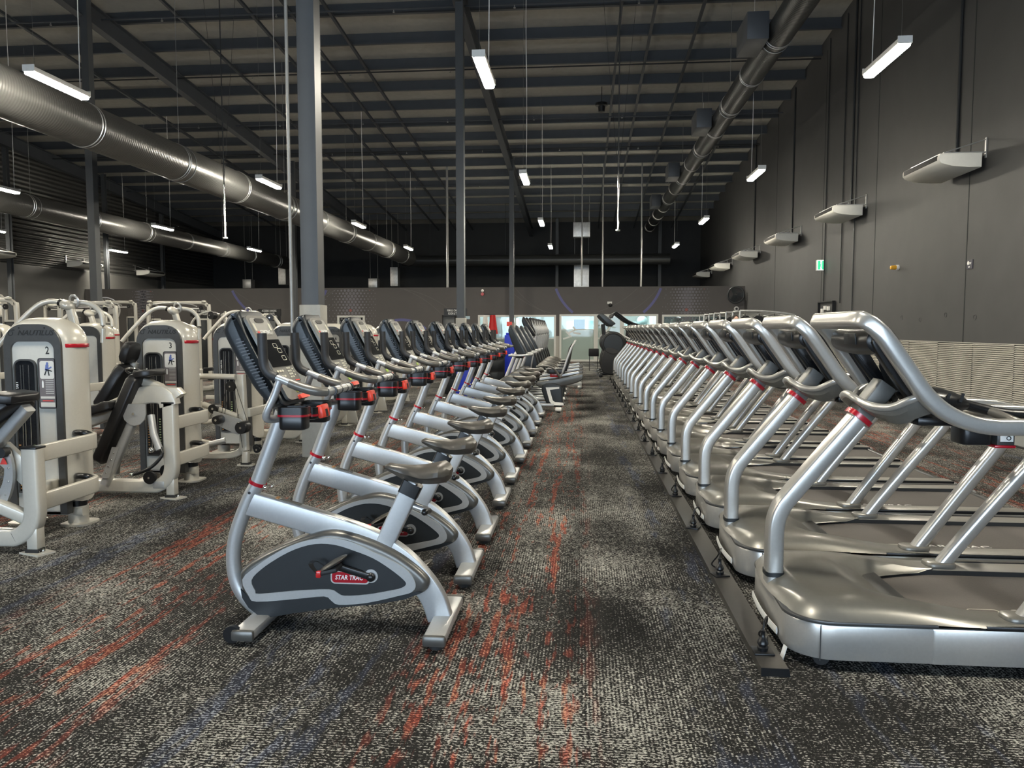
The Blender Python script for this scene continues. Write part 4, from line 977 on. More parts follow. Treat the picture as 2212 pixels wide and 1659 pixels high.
# power rail, sockets, plugs and cords in front of the treadmills
t = thing('power_rail', 'long bronze floor power rail along the fronts of the treadmills', 'power rail', (.80, 3.14, 0))
MB().prism([(-.057, 0), (.057, 0), (.052, .034), (-.057, .034)], 0, 19.0, 'xz').build('rail_body', traym, t)
MB().prism([(-.058, 0), (.060, 0), (.053, .035), (-.058, .035)], -.006, 0, 'xz').build('rail_end', black, t)
sock = None
for i in range(18):
    y = 3.30 + 1.035 * i; lab = 'black plug and looped cord on the floor rail at the %s treadmill' % ORD[i]
    if sock is None:
        sock = thing('power_plug', lab, 'plug', (.785, y, .034), 0, 'plugs on the floor rail')
        MB().box((0, 0, .004), (.085, .085, .008)).build('socket_plate', black, sock, bevel=.002)
        MB().sweep([(0, 0, .008), (0, 0, .022), (0, 0, .03), (0, 0, .038), (0, 0, .046), (0, 0, .058), (0, 0, .066), (0, 0, .085), (0, 0, .095)], .024, n=16, taper=[.9, 1, .75, 1, .95, .7, .42, .38, .5], up=(1, 0, 0)).build('plug_body', black, sock)
        cp = cat([(0, 0, .09), (.008, .015, .13), (.025, .04, .14), (.03, .08, .09), (.01, .11, .04), (.02, .13, .016), (.035, .10, .008), (.055, .15, .006)], 6)
        MB().sweep(cp, .0045, n=6).build('power_cord', black, sock)
    else: dup(sock, (.785, y, .034), .4 * math.sin(i * 2.3), lab, 'plugs on the floor rail')
tag(MB().box((.872, 3.30, .036), (.003, .03, .06), (0, .3, .2)).build('cable_tag', white), 'little white tag on the cord of the nearest treadmill', 'cable tag')
# ================================================================ selectorised strength machines (local origin: foot of the aisle post)
def arch(x0, x1, z0, z1, r, n_=8):
    o = [(x0, z0)]
    for i in range(n_ + 1): a = math.radians(180 - 90 * i / n_); o.append((x0 + r + r * math.cos(a), z1 - r + r * math.sin(a)))
    for i in range(n_ + 1): a = math.radians(90 - 90 * i / n_); o.append((x1 - r + r * math.cos(a), z1 - r + r * math.sin(a)))
    return o + [(x1, z0)]
def make_tower(t, num, title, full=True, xc=-.42, yf=.6):
    hw = .262; x0, x1 = xc - hw, xc + hw
    tw = MB()
    o = arch(x0, x1, .17, 1.50, .20); i_ = arch(x0 + .055, x1 - .055, .17, 1.445, .15); n_ = len(o)
    # rounded pillar frame: outer shell with a barrel profile front to back
    rings = []
    for a in range(9):
        th = PI * a / 8; rings.append((.075 * (1 - math.sin(th)) ** 1.0 * .9, yf + .30 * (1 - math.cos(th)) / 2))
    vs = []; fs = []
    for d, y in rings:
        for p in inset2(o, d): vs.append((p[0], y, p[1]))
    k = len(rings)
    fs = [(a * n_ + j, a * n_ + j + 1, (a + 1) * n_ + j + 1, (a + 1) * n_ + j) for a in range(k - 1) for j in range(n_ - 1)]
    tw.add(vs, fs); tw.prism(inset2(o, .072), yf + .005, yf + .295)
    T_ = tw.build('tower_shell', champagne, t)
    oo = arch(x0 + .048, x1 - .048, .10, 1.452, .155); ii = arch(x0 + .10, x1 - .10, .10, 1.33, .06)
    MB().band(oo, ii, yf - .012, yf + .05).build('front_arch', towergrey, t)
    MB().prism(arch(x0 + .095, x1 - .095, .12, 1.335, .06), yf + .004, yf + .03).build('face_panel', towerface, t)
    for s_, xx in ((-1, x0), (1, x1)):
        MB().sweep([(xx - s_ * .085, yf - .0, 1.300), (xx - s_ * .03, yf + .03, 1.300), (xx + s_ * .002, yf + .10, 1.300), (xx + s_ * .002, yf + .2, 1.300), (xx - s_ * .03, yf + .27, 1.300)], .006, .014, e=4, n=8).build('red_band', redtr, t)
        MB().cyl((xx - s_ * .07, yf + .14, 0.01), (xx - s_ * .07, yf + .14, .135), .068, n=24).build('column_foot', champagne, t)
        MB().cyl((xx - s_ * .07, yf + .14, .13), (xx - s_ * .07, yf + .14, .175), .062, n=20).build('foot_gap', black, t)
        MB().prism(rrect(xx - s_ * .06, yf + .14, .20, .22, .05), 0, .014, 'xy').build('foot_plate', champagne, t)
    wz = 1.205
    win = arch(x0 + .115, x0 + .285, .25, wz, .055)
    w_ = MB().prism(win, yf - .002, yf + .006).build('stack_window', windark, t); MB().band(win, inset2(win, .012), yf - .012, yf + .006).build('window_rim', towergrey, w_)
    for xx in (x0 + .165, x0 + .185, x0 + .225): MB().cyl((xx, yf - .006, .3), (xx, yf - .006, wz - .04), .004, n=8).build('guide_rod', chrome, w_)
    if full:
        q = MB(); q2 = MB()
        for j in range(14): q.box((x0 + .135, yf - .004, .28 + j * .024), (.014, .004, .009)); q2.box((x0 + .245, yf - .004, .28 + j * .024), (.014, .004, .009))
        q.build('orange_markers', orange, w_); q2.build('lime_markers', green, w_)
        text('title_print', title, .028, whitep, (x0 + .131, yf - .005, .98), (PI / 2, PI / 2, 0), w_, sx=1)
        text('number_print', num, .075, numdark, (x0 + .365, yf + .0035, 1.265), (PI / 2, 0, 0), t, sx=.8)
        text('brand_text', 'NAUTILUS', .05, numdark, (xc + .03, yf - .0135, 1.39), (PI / 2, 0, 0), t, shear=.35, sx=1.15)
        q = MB().torus((xc - .155, yf - .013, 1.39), .017, .0025, (0, 1, 0), 18, 5).sph((xc - .135, yf - .013, 1.412), (.015, .003, .004), 8, 5); q.build('shell_logo', numdark, t)
        q = MB()
        for dx in (-.09, .10): q.cyl((xc + dx, yf - .014, 1.425), (xc + dx, yf - .011, 1.425), .006, n=10)
        q.build('screw_heads', rubber, t)
        pl = MB().prism(rrect(x0 + .365, 1.035, .125, .35, .016), yf - .008, yf + .006).build('placard', placardg, t)
        MB().band(rrect(x0 + .365, 1.035, .133, .358, .018), rrect(x0 + .365, 1.035, .121, .346, .014), yf - .012, yf + .004).build('placard_frame', towergrey, pl)
        MB().prism(rrect(x0 + .365, 1.13, .105, .125, .014), yf - .0095, yf - .007).build('picture_field', placardw, pl)
        q = MB(); px, pz = x0 + .37, 1.14
        q.sph((px, yf - .0105, pz + .035), (.009, .002, .011), 10, 6).box((px - .004, yf - .0105, pz + .006), (.022, .002, .042), (0, .15, 0)); q.box((px + .018, yf - .0105, pz + .004), (.03, .002, .009), (0, -.5, 0)).build('figure', bluet, pl)
        q = MB().box((px - .014, yf - .0105, pz - .028), (.008, .002, .04), (0, .4, 0)).box((px + .008, yf - .0105, pz - .03), (.008, .002, .042), (0, -.2, 0)).box((px + .01, yf - .0105, pz - .012), (.05, .002, .007), (0, .3, 0)); q.build('bench_drawing', numdark, pl)
        q = MB()
        for j in range(8): q.box((x0 + .382, yf - .0095, 1.055 - j * .013), (.06, .002, .003))
        q.box((x0 + .365, yf - .0095, .935), (.105, .002, .016)); q.box((x0 + .365, yf - .0095, .885), (.105, .002, .03)); q.build('text_lines', placardw, pl)
        q = MB().box((x0 + .365, yf - .0095, .912), (.08, .002, .006)); q.build('red_line', redp, pl)
        q = MB().sph((x0 + .332, yf - .0105, 1.05), (.005, .002, .006), 8, 5).box((x0 + .332, yf - .0105, 1.025), (.011, .002, .04)); q.build('muscle_figure', whitep, pl)
    return xc, yf
def pad(t, p0, p1, w_, th, nm='pad', m_=None, up=(0, 1, 0)):
    """upholstered cushion: flat along up x axis"""
    P0, P1 = Vector(p0), Vector(p1); d = (P1 - P0).normalized()
    pts = [P0, P0 + d * .012, P0 + d * .05, P1 - d * .05, P1 - d * .012, P1]
    return MB().sweep(pts, th / 2, w_ / 2, e=5, n=20, up=up, taper=[.55, .82, 1, 1, .82, .55]).build(nm, m_ or vinyl, t)
def roller(t, c, ax, L=.14, r=.055, nm='roller_pad'):
    c = Vector(c); ax = Vector(ax).normalized()
    o = MB().sweep([c - ax * L / 2, c - ax * (L / 2 - .008), c + ax * (L / 2 - .008), c + ax * L / 2], r, n=24, taper=[.9, 1, 1, .9], up=(0, 0, 1) if abs(ax.z) < .9 else (1, 0, 0)).build(nm, vinyl, t)
    MB().cyl(c - ax * (L / 2 + .004), c + ax * (L / 2 + .004), .012, n=10).build('axle_cap', chrome, o); return o
def pulley(t, c, r=.055, ax=(0, 1, 0), nm='pulley'):
    c = Vector(c); a = Vector(ax); o = MB().sweep([c - a * .014, c - a * .010, c, c + a * .010, c + a * .014], r, n=26, taper=[.95, 1, .86, 1, .95], up=(0, 0, 1)).build(nm, black, t)
    MB().cyl(c - a * .022, c + a * .022, .009, n=10).build('pulley_bolt', chrome, o); return o
def tube(t, pts, r, nm='frame_tube', m_=None, e=2, b_=None, up=(0, 0, 1), n_=14, sm=5):
    P = cat(pts, sm) if sm else pts
    return MB().sweep(P, r, b_, e=e, n=n_, up=up).build(nm, m_ or champagne, t)
def base_frame(t, h=.67, arms=(.63, .32), curve=True):
    # aisle post bending into the floor bar
    tube(t, [(0, 0, h), (0, 0, .40), (0, 0, .26), (-.03, 0, .17), (-.11, 0, .11), (-.22, 0, .10), (-.9, 0, .10)], .055, 'post', e=6, b_=.045, up=(0, 1, 0), n_=20)
    if curve: MB().box((0, 0, h + .006), (.112, .095, .014)).build('post_cap', black, t, bevel=.004)
    MB().box((-.005, 0, .10), (.07, .075, .14)).build('leg_stub', champagne, t, bevel=.005)
    fp = MB().prism([(-.10, -.03), (.07, -.09), (.11, .02), (-.03, .07)], 0, .012, 'xy').build('foot_plate', champagne, t)
    MB().box((-.005, -.01, .022), (.09, .07, .024)).build('rubber_foot', rubber, t, bevel=.004)
    q = MB().sph((.03, -.03, .02), .012, 8, 6).sph((.05, -.01, .02), .012, 8, 6); q.build('foot_bolts', chrome, fp)
    for z in arms:
        a = tube(t, [(.01, .03, z), (.01, .45, z), (.0, .60, z), (-.05, .67, z), (-.12, .70, z)], .019, 'side_arm', e=6, b_=.055, n_=20)
        tube(t, [(-.02, .64, z + .03), (-.06, .60, z + .055), (-.13, .62, z + .055), (-.19, .68, z + .04)], .022, 'cable_cover', black)
    tube(t, [(-.15, .70, .10), (-.35, .70, .10), (-.62, .70, .10)], .03, 'rear_bar', e=6, sm=0)
GR = 'numbered weight machines in the left-hand row'
def machine2():
    t = thing('weight_machine', 'leg curl weight machine numbered 2, nearest at the left edge', 'weight machine', (-3.43, 4.5, 0), 0, GR)
    make_tower(t, '2', 'LEG CURL'); base_frame(t)
    pad(t, (-.03, -.05, .985), (-.55, -.05, .60), .30, .085, 'thigh_pad')
    pad(t, (.02, -.05, .99), (-.16, -.05, 1.01), .30, .06, 'pad_nose')
    tube(t, [(.0, -.02, .93), (-.32, -.02, .60), (-.42, 0, .46)], .032, 'pad_rail', m_=silver, e=6, b_=.04, up=(0, 1, 0), sm=0)
    MB().prism([(-.28, .70), (-.20, .70), (.0, .52), (.0, .42), (-.10, .42), (-.30, .60)], .03, .07, 'xz').build('hinge_bracket', champagne, t, bevel=.004)
    for R_, y, nm in ((.34, .0, 'range_arc'), (.26, .09, 'range_arc')):
        q = MB(); c = (-.52, .52)
        rows = [[(c[0] + rr * math.cos(a), y, c[1] + rr * math.sin(a)) for rr in (R_, R_ + .05)] for a in [math.radians(-95 + 115 * k / 16) for k in range(17)]]
        o_ = [r[0] for r in rows] + [r[1] for r in rows[::-1]]
        MB().prism([(p[0], p[2]) for p in o_], y - .012, y + .012).build(nm, silver, t)
        q = MB()
        for k in range(5): a = math.radians(-10 + 14 * (k - 1)); q.sph((c[0] + (R_ + .025) * math.cos(a), y - .014, c[1] + (R_ + .025) * math.sin(a)), .006, 8, 5)
        q.build('arc_pins', chrome, t)
        MB().cyl((c[0] + (R_ + .025) * math.cos(.35), y - .05, c[1] + (R_ + .025) * math.sin(.35)), (c[0] + (R_ + .025) * math.cos(.35), y, c[1] + (R_ + .025) * math.sin(.35)), .032, n=20).build('arc_knob', blackm, t)
    MB().prism([(-.20, .57), (-.155, .57), (-.175, .62)], -.03, -.025).build('red_pointer', redp, t)
    tube(t, [(-.04, .0, .22), (-.20, -.03, .30), (-.38, -.05, .34), (-.6, -.05, .34)], .035, 'pivot_bar', e=6, b_=.04, sm=0)
    tube(t, [(.0, .05, .36), (-.18, .35, .34), (-.32, .62, .30)], .035, 'diagonal_bar', e=6, b_=.05, sm=0)
    roller(t, (-.62, -.1, .38), (0, 1, 0), .3, .065); tube(t, [(-.9, 0, .10), (-.9, .1, .62)], .035, 'seat_post', sm=0, e=6, up=(0, 1, 0))
    pad(t, (-.75, .1, .66), (-1.1, .1, .66), .32, .07, 'seat_pad'); return t
def machine3():
    t = thing('weight_machine', 'weight machine numbered 3 with a thick arched beam and black back pad', 'weight machine', (-3.41, 6.1, 0), 0, GR)
    make_tower(t, '3', 'BICEPS CURL'); base_frame(t, .80)
    tube(t, [(.0, 0, .78), (-.02, 0, .84), (-.09, 0, .875), (-.24, 0, .86), (-.45, -.02, .76), (-.72, -.04, .66)], .075, 'arched_beam', e=7, b_=.045, up=(0, 1, 0), n_=20)
    tube(t, [(.02, .02, .80), (-.10, .02, .93), (-.28, .02, 1.00)], .035, 'upper_beam', e=6, b_=.045, up=(0, 1, 0), sm=0)
    tube(t, [(-.06, .02, .90), (.06, .02, .895), (.085, .02, .86)], .036, 'beam_stub', e=6, b_=.05, up=(0, 1, 0), sm=0)
    pad(t, (-.24, .02, 1.04), (-.60, .02, .30), .32, .09, 'back_pad'); pad(t, (-.10, .02, 1.06), (-.27, .02, 1.04), .3, .06, 'elbow_pad')
    pad(t, (-.42, -.05, .80), (-.68, -.05, .72), .30, .08, 'seat_pad')
    tube(t, [(-.26, -.06, .72), (-.45, -.06, .34), (-.56, -.06, .12)], .034, 'adjust_post', m_=silver, e=6, up=(0, 1, 0), sm=0)
    MB().prism([(-.46, .44), (-.40, .44), (-.50, .18), (-.56, .18)], -.105, -.095).build('slide_plate', silver, t)
    q = MB()
    for k in range(4): q.sph((-.445 - .025 * k, -.107, .39 - .055 * k), .007, 8, 5)
    q.build('slide_pins', chrome, t)
    o = [(-.36, .80), (-.16, .80), (-.16, .74)] + [(-.26 + .10 * math.cos(math.radians(a)), .72 + .10 * math.sin(math.radians(a))) for a in (0, -30, -60, -90, -120, -150, -180)]
    MB().prism(o, -.10, -.085).build('pivot_plate', silver, t); MB().cyl((-.26, -.115, .72), (-.26, -.08, .72), .012, n=10).build('pivot_bolt', chrome, t)
    tube(t, [(-.16, -.02, .70), (-.12, -.06, .55), (-.06, -.08, .42)], .03, 'crank_arm', m_=silver, sm=0)
    tube(t, [(-.05, -.08, .44), (-.03, -.10, .38), (-.09, -.12, .30), (-.17, -.14, .25), (-.26, -.14, .22)], .014, 'handle', m_=black)
    MB().sph((-.27, -.14, .22), .022).build('handle_ball', chrome, t); MB().sph((-.12, -.10, .42), .024).build('handle_ball', chrome, t)
    pad(t, (-.52, .35, 1.30), (-.58, .35, 1.12), .20, .08, 'head_pad'); pad(t, (-.56, .35, 1.10), (-.82, .35, .72), .26, .10, 'upper_back_pad')
    tube(t, [(-.54, .40, 1.12), (-.70, .40, .62), (-.76, .40, .12)], .03, 'back_post', m_=silver, e=6, up=(0, 1, 0), sm=0)
    roller(t, (-.44, .30, .98), (0, 1, 0), .16, .07, 'arm_cuff'); MB().torus((-.44, .22, 1.05), .065, .010, (0, .6, 1)).build('cuff_ring', chrome, t)
    pulley(t, (-.17, -.05, .18)); pulley(t, (-.08, .05, .22))
    MB().box((-.1, 0, .12), (.10, .10, .06)).build('pulley_bracket', silver, t, bevel=.006); return t
def machine4():
    t = thing('weight_machine', 'weight machine between number 3 and number 5 with a curved tube and roller pads', 'weight machine', (-3.44, 7.65, 0), 0, GR)
    make_tower(t, '4', 'TRICEPS PRESS', xc=-.48, yf=.7)
    tube(t, [(-.62, -.05, .45), (-.61, -.05, .75), (-.57, -.05, .88), (-.48, -.05, .925), (-.36, -.05, .93), (-.10, -.05, .925)], .029, 'curved_tube')
    tube(t, [(-.06, .0, .95), (-.04, .0, .16)], .04, 'post', e=6, sm=0, up=(0, 1, 0)); pulley(t, (-.13, -.1, .83), .055)
    tube(t, [(-.05, 0, .30), (-.06, 0, .18), (-.14, 0, .12), (-.3, 0, .10), (-.75, 0, .10)], .034, 'floor_bar', e=6, up=(0, 1, 0)); MB().box((-.03, 0, .09), (.06, .07, .12)).build('leg_stub', champagne, t, bevel=.004)
    MB().prism(rrect(-.03, 0, .17, .12, .03), 0, .012, 'xy').build('foot_plate', champagne, t); MB().box((-.03, 0, .022), (.09, .07, .02)).build('rubber_foot', rubber, t)
    o = [(-.30, .58), (-.02, .50), (.04, .43), (.02, .36), (-.05, .34), (-.32, .46)]
    MB().prism(o, -.14, -.12).build('lever_plate', silver, t)
    roller(t, (.02, -.16, .42), (0, 1, 0), .13, .062); roller(t, (-.22, -.2, .50), (0, 1, 0), .12, .045); roller(t, (-.32, -.06, .60), (0, 1, 0), .12, .05)
    tube(t, [(-.70, -.1, .60), (-.50, -.14, .50), (-.36, -.18, .47), (-.26, -.2, .49)], .026, 'roller_arm')
    tube(t, [(-.80, -.1, .35), (-.45, -.14, .28), (-.30, -.14, .25)], .018, 'thin_arm'); MB().cyl((-.34, -.18, .24), (-.18, -.14, .28), .03, n=16).build('weight_plug', silver, t)
    MB().prism([(-.75, .50), (-.70, .66), (-.60, .72), (-.45, .66), (-.36, .55), (-.40, .48)], -.06, -.045).build('cam_plate', champagne, t)
    tube(t, [(-.45, -.05, .64), (-.25, -.06, .58), (-.08, -.06, .52)], .028, 'cross_tube', sm=0); MB().sph((-.62, -.08, .62), .022).build('red_knob', redm, t)
    q = MB()
    for a, b2 in (((-.18, .82), (-.24, .50)), ((-.09, .80), (-.02, .20)), ((-.15, .78), (-.22, .45)), ((-.07, .83), (.06, .40))): q.cyl((a[0], -.1, a[1]), (b2[0], -.1, b2[1]), .003, n=5)
    q.build('cables', rubber, t)
    for x, y in ((.03, .12), (.07, .10), (.10, -.02)): pulley(t, (x, y, .17), .035)
    tube(t, [(0, .02, .55), (.0, .5, .55), (-.08, .72, .55)], .02, 'side_arm', e=6, b_=.045); return t
def machineN(y0, num, lab, title, k):
    t = thing('weight_machine', lab, 'weight machine', (-3.46, y0, 0), 0, GR)
    make_tower(t, num, title, full=k < 2); base_frame(t, (.78, .66, .9, .7)[k % 4])
    tube(t, [(.0, 0, .75), (-.06, -.02, .9), (-.2, -.04, .95), (-.42, -.04, .82)], .032, 'lever_arm')
    pad(t, (-.32, -.02, 1.0), (-.52, -.02, .55), .3, .08, 'back_pad'); pad(t, (-.3, -.05, .52), (-.62, -.05, .50), .32, .08, 'seat_pad')
    roller(t, (-.05, -.12, .40 + .1 * (k % 2)), (0, 1, 0), .2, .055); roller(t, (-.12, -.12, .72), (0, 1, 0), .16, .045)
    MB().prism([(-.02, .04), (.20, .04), (.12, .42), (.06, .42)], -.015, .015).build('aframe_plate', champagne, t, bevel=.004)
    pulley(t, (.0, .1, .20), .05); return t
m2 = machine2(); m3 = machine3(); m4 = machine4()
machineN(9.3, '5', 'weight machine numbered 5 behind the second exercise bike', 'TRICEPS PRESS', 0)
machineN(11.0, '6', 'weight machine behind the third exercise bike, beyond number 5', 'CHEST PRESS', 1)
machineN(12.7, '7', 'pale weight machine seen between the fourth and fifth exercise bikes', 'ROWING', 2)
machineN(14.4, '8', 'farthest pale weight machine of the numbered left-hand row', 'ABDOMINAL', 3)
# second row: presses with overhead arms
def press(x, y0, lab, k):
    t = thing('press_machine', lab, 'weight machine', (x, y0, 0), 0, 'overhead-arm machines in the second row')
    make_tower(t, '', '', full=False, xc=-.42, yf=.8)
    tube(t, [(.05, 0, .95), (.02, .0, 1.30), (-.02, 0, 1.52), (-.06, 0, 1.66)], .042, 'lift_post', e=6, up=(0, 1, 0))
    MB().sph((-.09, 0, 1.70), (.09, .10, .06), 16, 10, (0, .5, 0)).build('pivot_head', champagne, t)
    for s_ in (-1, 1):
        MB().cyl((-.13, s_ * .03, 1.72), (-.17, s_ * .03, 1.735), .045, n=20).build('pivot_ring', black, t)
    tube(t, [(-.12, -.02, 1.73), (-.28, -.05, 1.745), (-.42, -.10, 1.68), (-.60, -.2, 1.46), (-.78, -.28, 1.22)], .03, 'press_arm')
    tube(t, [(-.04, .06, 1.74), (.12, .10, 1.72), (.24, .12, 1.62), (.27, .12, 1.46), (.26, .12, 1.25)], .03, 'press_arm')
    MB().torus((-.04, .05, 1.75), .07, .014, (.3, 1, .2)).build('carry_handle', silver, t)
    pad(t, (-.10, -.1, 1.32), (-.22, -.1, 1.06), .26, .08, 'head_pad'); pad(t, (-.2, -.12, 1.04), (-.42, -.12, .55), .3, .09, 'back_pad')
    pad(t, (-.4, -.12, .50), (-.75, -.12, .48), .32, .08, 'seat_pad')
    tube(t, [(-.15, -.1, 1.2), (-.32, -.1, .6), (-.42, -.1, .12)], .035, 'back_post', m_=silver, e=6, up=(0, 1, 0), sm=0)
    tube(t, [(.05, 0, .95), (.05, 0, .2), (0, 0, .11), (-.2, 0, .1), (-.9, 0, .1)], .038, 'floor_bar', e=6, up=(0, 1, 0))
    MB().prism(rrect(.05, 0, .16, .14, .03), 0, .012, 'xy').build('foot_plate', champagne, t); MB().box((.05, 0, .05), (.07, .07, .08)).build('leg_stub', champagne, t)
    roller(t, (-.02, -.2, .86), (0, 1, 0), .16, .05); pulley(t, (-.04, -.1, 1.02), .055)
    tube(t, [(.05, .05, .7), (.03, .6, .7), (-.12, .85, .7)], .02, 'side_arm', e=6, b_=.05)
for i, (x, y) in enumerate(((-6.05, 8.75), (-6.3, 11.6), (-6.3, 14.2), (-8.9, 10.6), (-8.9, 13.4))):
    press(x, y, 'pale machine with curved overhead arms in the second row, %s' % ('left of the tower numbered 3', 'behind the tower numbered 3', 'furthest back', 'deeper left, nearer one', 'deeper left, farther one')[i], i)
# cable crossover rigs and racks at the far left
def rig(x, y, w_, h, lab, k):
    t = thing('cable_station', lab, 'cable machine', (x, y, 0), 0, 'cable stations at the far left')
    for s_ in (-1, 1):
        tube(t, [(s_ * w_ / 2, 0, .05), (s_ * w_ / 2, 0, h - .25), (s_ * w_ / 2 - s_ * .05, 0, h - .08), (s_ * w_ / 2 - s_ * .22, 0, h), (0, 0, h)], .045, 'frame_arch', e=6, up=(0, 1, 0))
        MB().box((s_ * w_ / 2, 0, .03), (.14, .9, .06)).build('foot_bar', champagne, t, bevel=.01)
        MB().box((s_ * (w_ / 2 - .2), .12, h * .42), (.24, .16, h * .72)).build('weight_shroud', charcoal, t, bevel=.01)
        MB().band(rrect(s_ * (w_ / 2 - .2), h * .42, .27, h * .75, .02, 2), rrect(s_ * (w_ / 2 - .2), h * .42, .235, h * .71, .01, 2), .02, .05).build('shroud_frame', champagne, t)
        pulley(t, (s_ * (w_ / 2 - .2), -.06, h - .14), .06); MB().sph((s_ * (w_ / 2 - .1), -.1, h + .03), (.07, .07, .04)).build('pulley_cap', champagne, t)
    MB().box((0, 0, h - .16), (w_ - .5, .06, .03)).build('cross_bar', white, t)
    tube(t, [(-w_ * .3, -.35, h - .05), (-w_ * .1, -.4, h - .02), (w_ * .1, -.4, h - .02), (w_ * .3, -.35, h - .05)], .018, 'pull_up_bar', m_=silver)
    for s_ in (-1, 1): tube(t, [(s_ * w_ * .3, -.35, h - .05), (s_ * w_ * .3, 0, h - .1)], .016, 'bar_bracket', m_=silver, sm=0)
    q = MB()
    for s_ in (-1, 1): q.cyl((s_ * (w_ / 2 - .2), -.1, h - .15), (s_ * (w_ / 2 - .25), -.12, 1.0), .004, n=5)
    q.build('cables', rubber, t)
    for s_ in (-1, 1): MB().torus((s_ * (w_ / 2 - .25), -.12, .93), .06, .01, (0, 1, 0), 16, 6).build('cable_handle', black, t)
for i, (x, y, w_, h) in enumerate(((-12.6, 15.2, 1.6, 2.02), (-10.9, 16.2, 1.3, 1.98), (-14.6, 17.0, 2.2, 2.2), (-17.2, 20.0, 2.4, 2.25), (-16.0, 24.5, 2.4, 2.3), (-11.4, 21.0, 1.8, 2.15), (-19.0, 27.5, 2.4, 2.3))):
    rig(x, y, w_, h, 'pale cable station with dark weight shrouds at the far left, %s of seven by distance' % ORD[(0, 1, 2, 3, 5, 4, 6)[i]], i)
def plate_machine(x, y, rz, lab):
    t = thing('plate_loaded_machine', lab, 'weight machine', (x, y, 0), rz, 'plate-loaded machines at the far left')
    tube(t, [(-.5, 0, .06), (.5, 0, .06)], .05, 'base_bar', e=6, sm=0); tube(t, [(-.45, -.4, .05), (-.45, .4, .05)], .05, 'base_bar', e=6, sm=0)
    tube(t, [(.3, 0, .06), (.25, 0, .8), (.1, 0, 1.4), (-.1, 0, 1.75)], .045, 'mast', e=6, up=(0, 1, 0))
    for s_ in (-1, 1):
        tube(t, [(-.1, s_ * .1, 1.74), (-.3, s_ * .3, 1.80), (-.55, s_ * .42, 1.62), (-.7, s_ * .45, 1.3)], .026, 'lever_arm')
        MB().cyl((-.15, s_ * .2, 1.72), (-.15, s_ * .32, 1.72), .09, n=28).build('round_pad', vinyl, t); MB().cyl((-.15, s_ * .32, 1.72), (-.15, s_ * .36, 1.72), .02, n=12).build('round_cap', chrome, t)
    pad(t, (-.1, 0, 1.15), (-.22, 0, .6), .3, .09, 'back_pad'); pad(t, (-.25, 0, .5), (-.6, 0, .48), .34, .08, 'seat_pad'); tube(t, [(-.4, 0, .45), (-.4, 0, .06)], .035, 'seat_post', sm=0, up=(0, 1, 0))
for i, (x, y, rz) in enumerate(((-9.9, 11.6, .4), (-8.1, 17.0, -.3), (-8.3, 20.5, .2), (-13.5, 12.6, .3))):
    plate_machine(x, y, rz, 'pale lever machine with round black pads on its raised arms, %s' % ('behind the tower numbered 2', 'left of the big column', 'further behind the big column', 'at the left edge')[i])

